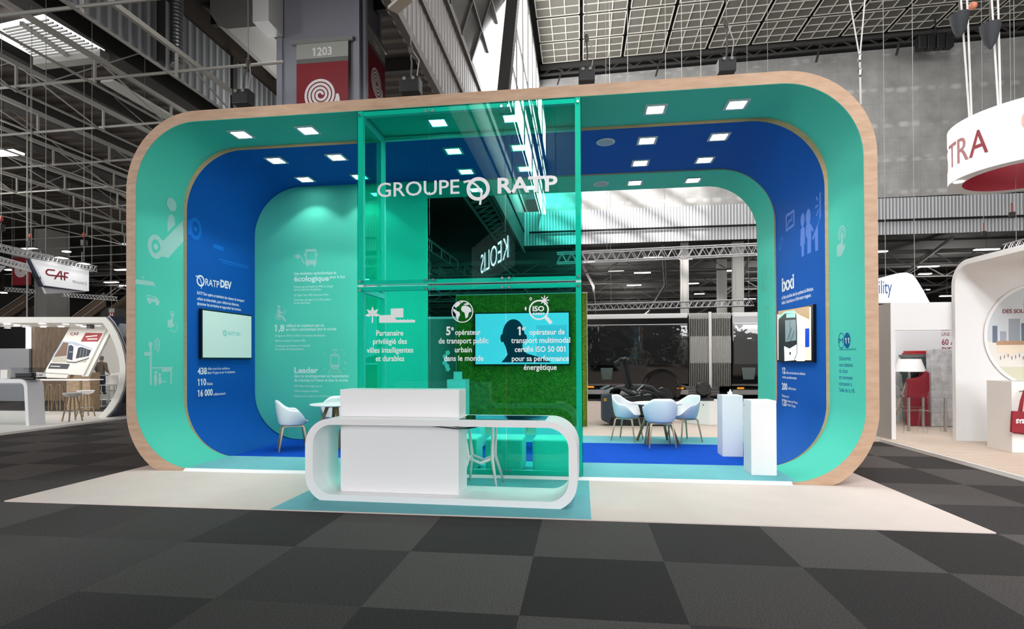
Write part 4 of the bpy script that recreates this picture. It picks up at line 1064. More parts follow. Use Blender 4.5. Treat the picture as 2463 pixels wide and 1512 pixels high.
# far hall roof steel seen under the cladding
fr_ = MB()
for y in (34, 40, 46, 52, 58, 64):
    fr_.bar((-40, y, 8.9), (44, y, 8.9), .12, .3).bar((-40, y, 8.0), (44, y, 8.0), .1)
    for k in range(28): x = -40 + 3 * k; fr_.bar((x, y, 8), (x + 1.5, y, 8.9), .07).bar((x + 1.5, y, 8.9), (x + 3, y, 8.0), .07)
for x in range(-36, 44, 6):
    fr_.tube([(x, 31, 9.2), (x + 1.5, 40, 7.8), (x + 2.0, 55, 6.9), (x + 1.8, 70, 6.6)], .12, 6)
struct(fr_.build('far_roof_steel', mat('far_steel', (88, 86, 84), .7)))

# ---- columns
def big_column(x0, x1, y0, y1, z1, name, m_=col_grey):
    t = MB().box((x0, y0, 0), (x1, y1, z1)); w_ = .16
    for x in (x0 - .05, x1 - w_ + .05):
        t.box((x, y0 - .06, 0), (x + w_, y0, z1)); 
    for y in (y0, y1 - w_): t.box((x1, y, 0), (x1 + .06, y + w_, z1))
    return struct(t.build(name, m_))


CX0, CX1, CY0, CY1 = at(672, 100, y=7).x, at(862, 100, y=7).x, 7.0, 8.55
big_column(CX0, CX1, CY0, CY1, 21, 'column')
struct(MB().cyl((CX1 + .12, 7.15, 0), (CX1 + .12, 7.15, 21), .09, n=10).build('column_pipe', col_grey))
rail_m = mat('sign_rail', (150, 152, 152), .4, .3); red_sign = mat('sign_red', (128, 22, 36), .55); sign_grey = mat('sign_grey', (160, 163, 158), .5); sign_dgrey = mat('sign_dark_grey', (104, 106, 106), .5)
sign_white = mat('sign_white', (232, 228, 230), .5)
def hose_sign(org, U, N, w_, label, scale=1.0):
    """fire-hose sign hanging from a rail; org = top centre of the board"""
    U, N = Vector(U), Vector(N); o = Vector(org); Z = Vector((0, 0, 1)); t = thing('fire_hose_sign', label, 'sign', o, None)
    fm = (U, Z, N); h = 2.15 * w_ / 1.3
    def slab(u0, v0, u1, v1, m_, nm, d=.03): 
        f = Flat(o, None, d, fm); f.rect(u0, v0, u1, v1); return f.build(nm, m_, t)
    s = w_ / 1.3
    slab(-w_ / 2, -.36 * s, w_ / 2, 0, sign_grey, 'number_plate'); slab(-w_ / 2, -.47 * s, w_ / 2, -.361 * s, sign_dgrey, 'grey_band'); slab(-w_ / 2, -h, w_ / 2, -.471 * s, red_sign, 'red_board')
    slab(-w_ / 2 - .12 * s, 0.001, w_ / 2 + .12 * s, .1 * s, rail_m, 'rail', .06)
    f = Flat(o + N * .032, None, .008, fm); cx, cz = -.04 * s, -1.25 * s
    pts_ = [(cx + (.05 + .37 * a / (8 * pi)) * s * math.cos(a), cz + (.05 + .37 * a / (8 * pi)) * s * math.sin(a)) for a in [8.0 * pi * k / 110 for k in range(111)]]
    f.ribbon(pts_, .062 * s); f.line([(cx + .42 * s, cz), (cx + .45 * s, cz - .1 * s), (cx + .45 * s, cz - .18 * s)], .06 * s).rect(cx + .405 * s, cz - .30 * s, cx + .495 * s, cz - .185 * s).rect(cx + .425 * s, cz - .4 * s, cx + .475 * s, cz - .31 * s)
    f.build('hose_symbol', sign_white, t)
    text('number', '1203', o + N * .033 + Z * (-.30 * s), .27 * s, None, sign_white, t, .95, .006, 'CENTER', frame=fm)
    return t


p = at(776, 104, y=6.9); wS = at(838, 150, y=6.9).x - at(714, 150, y=6.9).x
hose_sign((p.x, 6.90, p.z), (1, 0, 0), (0, -1, 0), wS, 'red and grey 1203 fire hose sign on the front of the big grey column')
p = at(909, 104, x=CX1 + .062); hose_sign((CX1 + .062, 8.1, p.z), (0, 1, 0), (1, 0, 0), .9 * wS, 'red fire hose sign seen edge-on, on the right flank of the big column')
# column far left, its red hose sign, slim columns behind the arch
big_column(*[at(px, 600, y=25).x for px in (86, 112)], 25, 26.6, 10.4, 'column', mat('column_grey_far', (142, 140, 136), .6))
p = at(52, 612, y=23.0); hs = hose_sign((p.x, 23.0, at(52, 600, y=23).z), (1, 0, 0), (0, -1, 0), 1.35, 'red fire hose sign left of the far column, half hidden by white truss')
for s_ in (-.5, .5): MB().cyl((p.x + s_, 22.97, at(52, 600, y=23).z + .08), (p.x + s_, 22.97, 10.52), .012, n=5).build('hanger', steel_grey, hs)
lit_col = mat('column_pale', (176, 174, 170), .6)
for (px, w2, y) in ((1647, .42, 31.0), (1737, .55, 34.0), (1776, .6, 31.5)):
    p = at(px, 700, y=y); struct(MB().box((p.x - w2 / 2, y, 0), (p.x + w2 / 2, y + .5, 9.48)).box((p.x - w2 / 2 - .05, y - .05, 0), (p.x - w2 / 2 + .06, y, 9.48)).box((p.x + w2 / 2 - .06, y - .05, 0), (p.x + w2 / 2 + .05, y, 9.48)).build('column', lit_col))

# ---- strip lights under the far roofs
tube_m = mat('strip_light_tube', (255, 252, 246), .4, emit=9)
def strip(px, py, wpx, label, group, z=8.4):
    p = at(px, py, z=z)
    if p.y > 62 or abs(p.x) > 42: p = at(px, py, y=60 if 1000 < px < 2000 else 42)
    if p.x < -42: p = at(px, py, y=27)
    z = p.z; D = (p - CAMP).dot(F2); L_ = wpx * D / FPX
    t = thing('strip_light', label, 'strip light', p, group)
    MB().box((p.x - L_ / 2, p.y - .14, z - .05), (p.x + L_ / 2, p.y + .14, z)).build('tube', tube_m, t)
    MB().box((p.x - L_ / 2 - .05, p.y - .09, z + .001), (p.x + L_ / 2 + .05, p.y + .09, z + .08)).build('housing', steel_dark, t)
    MB().cyl((p.x, p.y, z + .08), (p.x, p.y, 9.505 if p.y > 30.4 else 10.52 if p.x < 2.5 else 21), .012, n=5).build('hanger', steel_dark, t)


for q in ((1571, 619, 44), (1545, 655, 38), (1525, 685, 33), (1664, 681, 31), (1682, 706, 22), (1758, 650, 38), (1803, 718, 27), (1650, 621, 30), (1482, 652, 36), (1418, 630, 26), (1840, 612, 40)):
    strip(*q, 'fluorescent strip light under the dark far roof, seen through the booth', 'strip lights seen through the booth')
for q in ((2120, 604, 24), (2373, 599, 52), (2233, 640, 44), (2225, 658, 26), (2278, 711, 30), (2230, 696, 10)):
    strip(*q, 'fluorescent strip light under the dark roof above the right-hand stands', 'strip lights above the right-hand stands')
for q in ((62, 598, 18), (80, 597, 14), (300, 587, 10), (292, 648, 30), (268, 678, 34), (296, 686, 14), (22, 648, 16), (8, 703, 12), (160, 604, 14)):
    strip(*q, 'fluorescent strip light under the dark roof above the left-hand stand', 'strip lights above the left-hand stand')
p = at(8, 366, z=8.3); t = thing('strip_light', 'twin strip light hanging at the left edge among the roof trusses', 'strip light', p)
MB().box((p.x - .9, p.y - .16, 8.25), (p.x + .55, p.y - .03, 8.3)).box((p.x - .9, p.y + .06, 8.25), (p.x + .55, p.y + .2, 8.3)).build('tubes', tube_m, t); MB().box((p.x - .95, p.y - .2, 8.301), (p.x + .6, p.y + .24, 8.36)).build('housing', steel_dark, t); MB().cyl((p.x, p.y, 8.36), (p.x, p.y, 10.52), .012, n=5).build('hanger', steel_dark, t)
p = at(365, 247, z=8.5); t = thing('strip_light', 'unlit white strip light between the trusses above the booth corner', 'strip light', p)
MB().bar((p.x - .2, p.y - 1.2, 8.5), (p.x - .2, p.y + 1.1, 8.5), .34, .06).build('diffuser', mat('unlit_diffuser', (176, 178, 172), .5), t); MB().cyl((p.x - .2, p.y, 8.53), (p.x - .2, p.y, 10.52), .012, n=5).build('hanger', steel_dark, t)
p = at(960, 12, z=8.2); t = thing('strip_light', 'unlit white light fitting under the taupe ribbed wall', 'strip light', p)
MB().bar(at(945, 24, z=8.2), at(982, -8, z=8.2), .22, .06).build('diffuser', MATS['unlit_diffuser'], t); MB().cyl((p.x, p.y, 8.2), (p.x, p.y, 12.22), .012, n=5).build('hanger', steel_dark, t)

# ---- air ducts
sp = mat('spiral_duct', (120, 122, 124), .35, .7)
p = at(425, 160, x=-4.40); t = thing('air_duct', 'spiral-wound round air duct dropping in front of the grey ribbed band', 'duct', p); pr = []
z = p.z
while z < 12.1: pr += [(.155, z - p.z), (.168, z - p.z + .05)]; z += .1
MB().lathe(p, pr, 20).build('spiral_pipe', sp, t)
p0 = at(585, 66, y=7.6); t = thing('ventilation_duct', 'wide pale ventilation duct with rounded belly left of the big column', 'duct', (p0.x, 7.6, p0.z))
a_ = at(505, 0, y=7.6); b_ = at(632, 0, y=7.6)
MB().prism([(a_.x, 7.6, p0.z + .5), (a_.x + .25, 7.6, p0.z + .12), (a_.x + .55, 7.6, p0.z), (b_.x, 7.6, p0.z), (b_.x, 7.6, p0.z + 1.45), (a_.x, 7.6, p0.z + 1.45)], (0, 3.4, 0)).build('duct', mat('duct_pale', (150, 150, 146), .5), t)
a_ = at(629, 75, y=6.6); b_ = at(668, 0, y=6.6)
tag(MB().box((a_.x, 6.2, a_.z), (b_.x - .02, 6.9, 11.5)).build('junction_box', mat('box_pale', (196, 198, 200), .5)), 'pale square box fixed high on the left of the big column', 'box')
# ================================================================== articulated bus behind the booth
YBUS = 14.5
def BU(px, py, y=YBUS): return at(px, py, y=y)
gloss_black = mat('bus_gloss_black', (9, 9, 11), .06, spec=.7); bus_glass = mat('bus_glass', (14, 17, 19), .03, spec=1.0, bump=(.9, 1.0), coat=1); silver = mat('bus_silver', (186, 186, 188), .3, .5)
bellow_l = mat('bellows_light', (236, 236, 232), .7); bellow_d = mat('bellows_dark', (18, 18, 18), .8); bellow_m = mat('bellows_mid', (176, 176, 174), .7)
amber = mat('amber_lamp', (235, 150, 30), .3, emit=.6)
zt_, zb_ = BU(1700, 752).z, .34
BUS = thing('articulated_bus', 'long black articulated bus with grey bellows parked behind the booth', 'bus', (9, YBUS + 1.3, .013))
def xs(px): return BU(px, 860).x
def zs(py, px=1600): return BU(px, py).z
def bus_body(x0, x1):
    # gently bowed side panel (vertical barrel) so that it mirrors the hall in waves
    P = []; n = 14; zz = [zb_ + .25 + (zt_ - .12 - zb_ - .25) * k / n for k in range(n + 1)]
    prof = [(YBUS - .06 * math.sin(pi * k / n) , zz[k]) for k in range(n + 1)]
    loop = [(x0, y, z) for y, z in prof] + [(x0, YBUS + 2.5, zt_ - .12), (x0, YBUS + 2.5, zb_ + .25)]
    MB().prism(loop, (x1 - x0, 0, 0)).build('body', gloss_black, BUS, auto=.5)
    MB().box((x0, YBUS - .02, zt_ - .2), (x1, YBUS + 2.5, zt_)).build('roof_rail', mat('bus_roof_white', (214, 214, 214), .3), BUS, bevel=.05, seg=3)
    MB().box((x0, YBUS - .03, zs(948)), (x1, YBUS + 2.4, zs(937))).build('skirt', silver, BUS)
XL, X1, X2, XR = -4.0, xs(1655), xs(1762), 21.5
bus_body(XL, X1); bus_body(X2, XR)
def pane(p0, p1, p2, p3, nm='window', m_=None, y=YBUS - .07, th=.012):
    MB().prism([(xs(p0[0]), y, zs(p0[1])), (xs(p1[0]), y, zs(p1[1])), (xs(p2[0]), y, zs(p2[1])), (xs(p3[0]), y, zs(p3[1]))], (0, th, 0)).build(nm, m_ or bus_glass, BUS, bevel=.004)
for a, b in ((1290, 1416), (1418, 1438), (1440, 1534), (1537, 1653), (1764, 1834), (1838, 1930)): pane((a, 876), (b, 876), (b, 783), (a, 783))
for a, b in ((1444, 1474), (1782, 1816)): pane((a + 4, 912), (b - 4, 912), (b, 884), (a, 884), 'low_window', mat('bus_low_window', (92, 106, 104), .1, spec=.6))
pane((1298, 781), (1653, 781), (1653, 779), (1298, 779), 'chrome_line', silver); pane((1764, 781), (1930, 781), (1930, 779), (1764, 779), 'chrome_line', silver)
for c_ in (1590, 1300): 
    wx, wz = xs(c_), zs(933); R_ = .60
    if c_ == 1590 or True:
        MB().ring([(wx + (R_ + .13) * math.cos(a * pi / 20), YBUS - .10, wz + (R_ + .13) * math.sin(a * pi / 20)) for a in range(40)], [(wx + R_ * math.cos(a * pi / 20), YBUS - .10, wz + R_ * math.sin(a * pi / 20)) for a in range(40)], (0, .06, 0)).build('wheel_arch', gloss_black, BUS)
        MB().cyl((wx, YBUS - .085, wz), (wx, YBUS - .03, wz), R_ - .02, n=36).build('wheel_cover', mat('wheel_cover', (24, 24, 26), .2, spec=.6), BUS)
        f = Flat((0, YBUS - .088, 0), 'front', .003); f.hoop(wx, wz - .06, .10, .02).line([(wx - .06, wz - .1), (wx + .06, wz - .02)], .03); f.build('wheel_emblem', vin_white, BUS)
        MB().cyl((wx, YBUS + .1, .49), (wx, YBUS + .4, .49), .475, n=28).build('tyre', mat('tyre', (16, 16, 16), .85), BUS)
for px, py in ((1421, 930), (1636, 933), (1780, 933), (1880, 933)):
    c = BU(px, py); MB().box((c.x - .13, YBUS - .1, c.z - .035), (c.x + .13, YBUS - .06, c.z + .035)).build('side_lamp', amber, BUS, bevel=.02)
# bellows: folded fins in three tone bands
bl, bd, bm2 = MB(), MB(), MB()
n = 24; z1, z2 = zs(873), zs(809)
for k in range(n):
    t0 = X1 + .05 + (X2 - X1 - .1) * k / n; w2 = (X2 - X1 - .1) / n
    if k == 11: bl.box((t0, YBUS - .1, .45), (t0 + w2 * 1.5, YBUS, zt_ + .03)); continue
    bl.prism([(t0, YBUS + .1, .5), (t0 + w2 * .28, YBUS - .05, .5), (t0 + w2 * .56, YBUS + .1, .5)], (0, 0, zt_ - .5))
    bd.box((t0 + w2 * .5, YBUS + .02, .5), (t0 + w2, YBUS + .08, z1)).box((t0 + w2 * .5, YBUS + .02, z2), (t0 + w2, YBUS + .08, zt_ - .22))
    bm2.box((t0 + w2 * .5, YBUS + .02, z1), (t0 + w2, YBUS + .08, z2)).box((t0 + w2 * .5, YBUS + .0, zt_ - .22), (t0 + w2, YBUS + .08, zt_ - .02))
bl.build('bellows_fins', bellow_l, BUS); bd.build('bellows_shade', bellow_d, BUS); bm2.build('bellows_band', bellow_m, BUS)
MB().box((X1, YBUS + .12, .5), (X2, YBUS + 2.3, zt_ - .05)).build('bellows_core', bellow_d, BUS)
MB().box((XL, YBUS + .5, .03), (X1, YBUS + 2.0, .42)).box((X2, YBUS + .5, .03), (XR, YBUS + 2, .42)).build('underbody', bellow_d, BUS)

# ================================================================== black machine on the beige floor
MC = thing('workshop_machine', 'black workshop machine with raised twin arms and hoses behind the table', 'machine', (7.8, 6.2, .013))
m_blk = mat('machine_black', (22, 22, 24), .4); m_navy = mat('machine_navy', (44, 54, 66), .45); m_chrome = mat('machine_chrome', (200, 205, 210), .15, 1.0); m_hose = mat('hose_black', (16, 17, 19), .45); m_cyan = mat('machine_cyan', (30, 150, 205), .5)
YM = 5.75
def MA(px, py, y=YM): return at(px, py, y=y)
a, b = MA(1466, 1027), MA(1604, 962)
MB().box((a.x, YM, .013), (b.x, YM + 1.3, .22)).build('base', m_blk, MC, bevel=.02)
MB().prism([(MA(1482, 1000).x, YM + .05, .2205), (b.x - .1, YM + .05, .2205), (b.x - .3, YM + .05, MA(1500, 948).z), (MA(1482, 1000).x, YM + .05, MA(1500, 955).z)], (0, 1.1, 0)).build('body', m_blk, MC, bevel=.03)
q = [MA(*p, YM - .1) for p in ((1447, 948), (1477, 946), (1475, 990), (1466, 1018), (1447, 1010))]
MB().prism(q, (0, .5, 0)).build('control_box', m_navy, MC, bevel=.02)
c = MA(1456, 961, YM - .1); MB().box((c.x - .03, YM - .112, c.z - .03), (c.x + .03, YM - .1005, c.z + .03)).build('button_plate', mat('button_yellow', (222, 178, 60), .5), MC)
MB().cyl((c.x, YM - .14, c.z), (c.x, YM - .1125, c.z), .018, n=12).build('emergency_button', mat('button_red', (180, 40, 30), .4), MC)
for k, (x0, x1) in enumerate(((1493, 1511), (1503, 1520))):
    MB().cyl(MA(x0, 868, YM + .35 + .1 * k), MA(x1, 938, YM + .3 + .1 * k), .042, n=14).build('arm', m_hose, MC, smooth=False)
MB().tube([MA(1478, 874, YM + .4), MA(1492, 866, YM + .4), MA(1504, 862, YM + .4), MA(1512, 866, YM + .4)], .04, 8).ball(MA(1494, 864, YM + .38), .05).ball(MA(1508, 866, YM + .38), .05).build('arm_head', m_blk, MC)
hz = MB()
for k in range(7):
    y = YM + .1 + .1 * k; hz.tube([MA(1468 + 3 * k, 948, y), MA(1472 + 4 * k, 934 - k, y), MA(1490 + 5 * k, 932 - k, y), MA(1512 + 5 * k, 944, y), MA(1530 + 6 * k, 954, y)], .035, 8)
hz.build('hoses', m_hose, MC, smooth=True)
MB().tube([MA(1518, 935), MA(1545, 928), MA(1566, 932), MA(1580, 944), MA(1600, 950)], .05, 8).tube([MA(1540, 948), MA(1556, 940), MA(1575, 946), MA(1590, 958)], .045, 8).build('hose_run', m_hose, MC, smooth=True)
MB().box(MA(1447, 938, YM), MA(1447, 938, YM) + Vector((.02, .02, .02))).bar(MA(1444, 935), MA(1466, 926), .05).bar(MA(1452, 941), MA(1475, 931), .045).bar(MA(1535, 943), MA(1549, 947), .05).bar(MA(1520, 938), MA(1530, 945), .045).build('chrome_fittings', m_chrome, MC)
MB().bar(MA(1532, 938, YM - .05), MA(1547, 925, YM - .05), .12, .02).build('label_plate', mat('plate_grey', (170, 170, 174), .5), MC)
MB().cyl(MA(1597, 953, YM + .2), MA(1597, 953, YM + .35), .2, n=24).build('pulley', m_blk, MC)
f = Flat((0, YM + .046, 0), 'front', .002)
c = MA(1492, 969, YM + .045); f.arc(c.x, c.z, .055, .7, 5.6, .022); c = MA(1490, 978, YM + .045)
f.rect(c.x - .03, c.z - .05, c.x - .005, c.z + .01).rect(c.x + .01, c.z - .05, c.x + .05, c.z - .03).rect(c.x + .01, c.z - .005, c.x + .05, c.z + .012); c = MA(1490, 988, YM + .045); f.hoop(c.x, c.z, .026, .012).rect(c.x + .04, c.z - .028, c.x + .055, c.z + .028)
f.build('cyan_lettering', m_cyan, MC)
# cabinet with a black cast part on it
YC = 6.1
def CB(px, py, y=YC): return at(px, py, y=y)
a, b = CB(1656, 1019), CB(1727, 966)
t = thing('display_cabinet', 'low white angled display cabinet beside the black machine', 'cabinet', (a.x + .4, YC + .4, .013))
MB().prism([(a.x, YC + .35, .013), (CB(1706, 1024).x, YC - .02, .013), (b.x + .25, YC + .2, .013), (b.x + .25, YC + .9, .013), (a.x, YC + .9, .013)], (0, 0, CB(1700, 967).z)).build('body', white_matt, t)
c = CB(1693, 974, YC); MB().cyl((c.x, YC + .06, c.z), (c.x, YC + .2, c.z), .014, n=8).build('lock', dark, t)
zc = CB(1700, 967).z + .0135
c = CB(1691, 960, YC + .45)
t = thing('cast_engine_part', 'black cast metal part with rings standing on the white cabinet', 'machine part', (c.x, YC + .45, zc))
cast = mat('cast_black', (20, 18, 16), .45, bump=(30, .5))
MB().box((c.x - .20, YC + .3, zc), (c.x + .22, YC + .62, zc + .05)).build('base_plate', cast, t, bevel=.01)
mb = MB().ball((c.x, YC + .45, zc + .22), .17, 16, 10, (1, .7, 1)).cyl((c.x - .02, YC + .22, zc + .30), (c.x - .02, YC + .6, zc + .30), .13, n=20)
mb.ring([(c.x - .02 + .15 * math.cos(k * pi / 12), YC + .2, zc + .3 + .15 * math.sin(k * pi / 12)) for k in range(24)], [(c.x - .02 + .10 * math.cos(k * pi / 12), YC + .2, zc + .3 + .10 * math.sin(k * pi / 12)) for k in range(24)], (0, .06, 0)).cyl((c.x + .1, YC + .35, zc + .05), (c.x + .12, YC + .35, zc + .3), .05, n=12)
mb.build('casting', cast, t)

# ================================================================== lattice trusses (rigging)
def lattice(p0, p1, h, label, cat='truss', group=None, r=.022, seg=None, hang=None, m_=None, depth=True):
    p0, p1 = Vector(p0), Vector(p1); d = (p1 - p0); L_ = d.length; d.normalize(); s = d.cross(Vector((0, 0, 1))).normalized() * h; Z = Vector((0, 0, -h)); m_ = m_ or alu
    t = thing('lattice_truss', label, cat, (p0 + p1) / 2, group)
    co = [Vector((0, 0, 0)), Z] + ([s, s + Z] if depth else [])
    for c in co: MB().cyl(p0 + c, p1 + c, r, n=8).build('chord', m_, t)
    n = seg or max(3, int(L_ / (h * 1.0))); mb = MB()
    for k in range(n):
        a = p0 + d * (L_ * k / n); b = p0 + d * (L_ * (k + .5) / n); c = p0 + d * (L_ * (k + 1) / n)
        mb.cyl(a + Z, b, r * .55, n=5).cyl(b, c + Z, r * .55, n=5)
        if depth: mb.cyl(a + Z + s, b + s, r * .55, n=5).cyl(b + s, c + Z + s, r * .55, n=5)
    mb.build('bracing', m_, t)
    if hang:
        for k in hang:
            q = p0 + d * (L_ * k) + (s / 2 if depth else Vector()); MB().cyl(q, (q.x, q.y, 9.3 if q.y > 29 else hang_z), .007, n=5).build('suspension_wire', steel_grey, t)
    return t


hang_z = 20.5
lattice(at(1340, 612, y=17), at(1905, 586, y=17), .42, 'white lattice truss hung behind the booth, upper of the two seen through it', group=None, r=.03, hang=(.22, .9))
hang_z = 20.5
lattice(at(1330, 736, y=21), at(1809, 721, y=21), .30, 'white lattice truss hung behind the booth, lower one just above the bus', r=.026, hang=(.3, .98))
black_box = mat('hoist_black', (24, 25, 27), .5)
# ================================================================== chain hoists above the booth
def hoist(px, py, w_, h_, y, label, top, lean=0):
    c = at(px, py, y=y); t = thing('chain_hoist', label, 'hoist', c, 'chain hoists above the booth')
    MB().box((c.x - w_ / 2, y - .12, c.z - h_ / 2), (c.x + w_ / 2, y + .14, c.z + h_ / 2)).build('motor_box', black_box, t, bevel=.025)
    for s in (-.22, .22): MB().cyl((c.x + s * w_, y - .15, c.z + h_ * .32), (c.x + s * w_, y - .1205, c.z + h_ * .32), .035, n=12).build('cap', mat('hoist_cap', (120, 122, 124), .4), t)
    q = at(px + lean, top, y=y)
    MB().tube([(c.x, y, c.z + h_ / 2), (c.x + .02, y, c.z + h_ / 2 + .3), (q.x, y, q.z - .1)], .018, 6).build('chain', steel_dark, t)
    MB().ball(q, .06, 8, 6, (.8, .8, 1.6)).build('hook', steel_dark, t)
    MB().tube([(c.x + w_ * .3, y, c.z + h_ / 2), (c.x + w_ * .3 + .05, y, c.z + h_ / 2 + .35), (q.x + .03, y, q.z)], .012, 6).build('power_cable', mat('cable_grey', (150, 150, 148), .5), t)
    MB().cyl(q, (q.x, y, 13.5 if q.x > 2.7 else 12.2), .009, n=5).build('suspension_wire', steel_grey, t)
    return t


hoist(585, 237, .36, .30, 3.3, 'black chain hoist above the left corner of the booth', 150, 12)
hoist(988, 208, .40, .30, 3.3, 'black chain hoist right of the big column', 120)
hoist(1411, 184, .34, .30, 4.6, 'black chain hoist above the glass box, left of the two before the concrete wall', 92)
hoist(1747, 160, .34, .30, 4.6, 'black chain hoist above the right half of the booth', 58)
wire_m = mat('wire_white', (200, 200, 196), .5)
for px, pyb, lab in ((1510, 190, 'leftmost of four right of the glass box'), (1601, 187, 'second of four right of the glass box'), (1640, 183, 'third of four right of the glass box'), (1686, 182, 'rightmost of four, left of the hoist')):
    p = at(px, pyb + 30, y=3.0); tag(MB().cyl((p.x, 3.0, H - .02), (p.x, 3.0, zr(p.x) + .2), .006, n=5).build('suspension_wire', wire_m), 'thin steel wire above the booth, ' + lab, 'wire')
# forked bridle on the right corner of the booth
t = thing('bridle_wire', 'forked white wire bridle above the right corner of the booth', 'wire', at(2070, 248, y=.5))
p0, p1, pl, pr_ = at(2070, 252, y=.5), at(2068, 140, y=.5), at(2040, -20, y=.5), at(2082, -20, y=.5)
MB().cyl(p0, p1, .012, n=6).build('lower_wire', wire_m, t); MB().cyl(p1, p1 + (pl - p1) * 4.5, .009, n=6).build('left_wire', wire_m, t); MB().cyl(p1, p1 + (pr_ - p1) * 4.5, .009, n=6).build('right_wire', wire_m, t)
MB().ball(p1, .03, 8, 6, (1, 1, 2)).ball(at(2069, 175, y=.5), .03, 8, 6, (1, 1, 2.2)).build('shackles', steel, t)
# speaker cluster under the high roof
p = at(2255, 96, y=28.0); t = thing('loudspeaker_cluster', 'dark loudspeaker cluster under the high roof before the concrete wall', 'loudspeaker', p)
for k in range(4): MB().box((p.x - 1.0 + .5 * k, 28 + .05 * (k % 2), p.z - .42), (p.x - .55 + .5 * k, 28.5, p.z + .4)).build('cabinet', black_box, t, bevel=.05)
MB().cyl((p.x, 28.2, p.z + .35), (p.x, 28.2, zr(p.x) + .2), .05).build('mount', black_box, t)
# ================================================================== right-hand stands
xe = at(2290, 1102, z=.05).x            # edge of the wooden stand floor
oakfloor = wood('pale_oak_floor', (206, 186, 168), (226, 208, 192), (.6, 5, 1), .4)
t = thing('stand_floor', 'raised pale oak stand floor with white edge on the right', 'stand floor', (xe + 4, 0, 0))
MB().box((xe, -6, 0), (xe + 9, 9, .055)).build('edge', white_matt, t); MB().box((xe + .05, -6, .0555), (xe + 9, 9, .06)).build('boards', oakfloor, t)
wall_w = mat('stand_wall_white', (230, 232, 234), .55); wall_g = mat('stand_wall_grey', (170, 168, 165), .6)
fy = at(2297, 1058, z=.06).y
def RW(px, py, y=None): return at(px, py, y=fy if y is None else y)
rail_red = mat('print_red', (140, 34, 52), .55)
xa, xbb, xc_ = RW(2143, 900).x, RW(2152, 900).x, RW(2293, 900).x
zh0, zh1 = RW(2220, 793).z, RW(2220, 727).z
x_end = xc_ + 4.5
SW = thing('stand_wall', 'white stand wall with doorway and grey flank, right of the booth', 'wall panel', ((xa + xc_) / 2, fy + .1, .061))
MB().box((xa, fy, .061), (xbb, fy + 3.2, zh1)).build('flank_wall', wall_g, SW); MB().box((xbb + .002, fy + .0, zh0), (xc_, fy + .14, zh1)).build('lintel', wall_w, SW)
MB().box((xa - .004, fy - .02, .061), (xbb + .003, fy - .0005, zh1)).build('post', wall_w, SW)
MB().box((xbb + .002, fy + 3.06, .061), (x_end, fy + 3.2, zh1)).build('back_wall', wall_w, SW)
text('lettering', 'DES RÉFÉRENCES\nUNE EXPERTISE', (RW(2264, 795, fy + 3.05).x, fy + 3.054, RW(2264, 795, fy + 3.05).z), .12, 'front', rail_red, SW, .8, 0)
p = RW(2265, 829, fy + 3.05); text('lettering', "60 ANS\nD'EXPÉRIENCE", (p.x, fy + 3.054, p.z), .19, 'front', rail_red, SW, .8, .002)
# curved white canopy wall with a round cityscape picture
CN = thing('canopy_wall', 'white canopy wall curving overhead with a round cityscape picture', 'canopy', (xc_ + 2, fy, .061))
zT = 3.255; rcv = .42; yw = fy - .02; x0_ = xc_ - .03
def canopy_profile(off): return [(yw - off, .061), (yw - off, zT - rcv)] + [(yw - rcv + (rcv - off) * math.cos(a), zT - rcv + (rcv - off) * math.sin(a)) for a in [pi / 2 * k / 12 for k in range(1, 13)]] + [(-5.0, zT - off)]
po, pi_ = canopy_profile(0), canopy_profile(.09)
loop = [(x0_, y, z) for y, z in po] + [(x0_, y, z) for y, z in reversed(pi_)]
MB().prism(loop, (5.2, 0, 0)).build('shell', wall_w, CN, auto=.5)
ccx, ccz, cR = 14.46, 1.93, .91; yf = yw - .09
MB().ring([(ccx + (cR + .02) * math.cos(k * pi / 32), yf - .03, ccz + (cR + .02) * math.sin(k * pi / 32)) for k in range(64)], [(ccx + (cR - .03) * math.cos(k * pi / 32), yf - .03, ccz + (cR - .03) * math.sin(k * pi / 32)) for k in range(64)], (0, .028, 0)).build('window_ring', wall_w, CN)
def pm_(n, rgb): return mat('print_' + n, rgb, .6)
def clipdisc(z0, z1):
    P = [(ccx + (cR - .035) * math.cos(k * pi / 48), ccz + (cR - .035) * math.sin(k * pi / 48)) for k in range(96)]
    P = [(x, min(max(z, ccz + z0), ccz + z1)) for x, z in P]; Q = []
    for p in P:
        if not Q or (abs(p[0] - Q[-1][0]) + abs(p[1] - Q[-1][1])) > 1e-4: Q.append(p)
    return Q
for nm, z0, z1, rgb in (('sky', -.1, 1, (196, 204, 210)), ('square', -.55, -.1, (224, 222, 218)), ('lawn', -1, -.55, (204, 206, 184))):
    f = Flat((0, yf - .004, 0), 'front', .002); f.poly(clipdisc(z0, z1)); f.build('picture_' + nm, pm_(nm, rgb), CN)
cols_ = ((-.78, .08, .30, (96, 110, 130)), (-.66, .10, .20, (150, 160, 172)), (-.52, .18, .42, (140, 150, 160)), (-.32, .10, .34, (90, 106, 126)), (-.18, .16, .22, (170, 178, 184)), (.02, .12, .38, (70, 100, 140)), (.18, .2, .3, (150, 156, 160)))
for k, (u, w_, h_, rgb) in enumerate(cols_):
    f = Flat((0, yf - .006 - .0004 * k, 0), 'front', .001); f.rect(ccx + u, ccz - .12, ccx + u + w_, ccz - .12 + h_); f.build('picture_tower', mat('print_tower_%d' % k, rgb, .6), CN)
f = Flat((0, yf - .010, 0), 'front', .001); f.rect(ccx - .72, ccz - .16, ccx + .3, ccz - .09); f.build('picture_building', pm_('terracotta', (176, 140, 110)), CN)
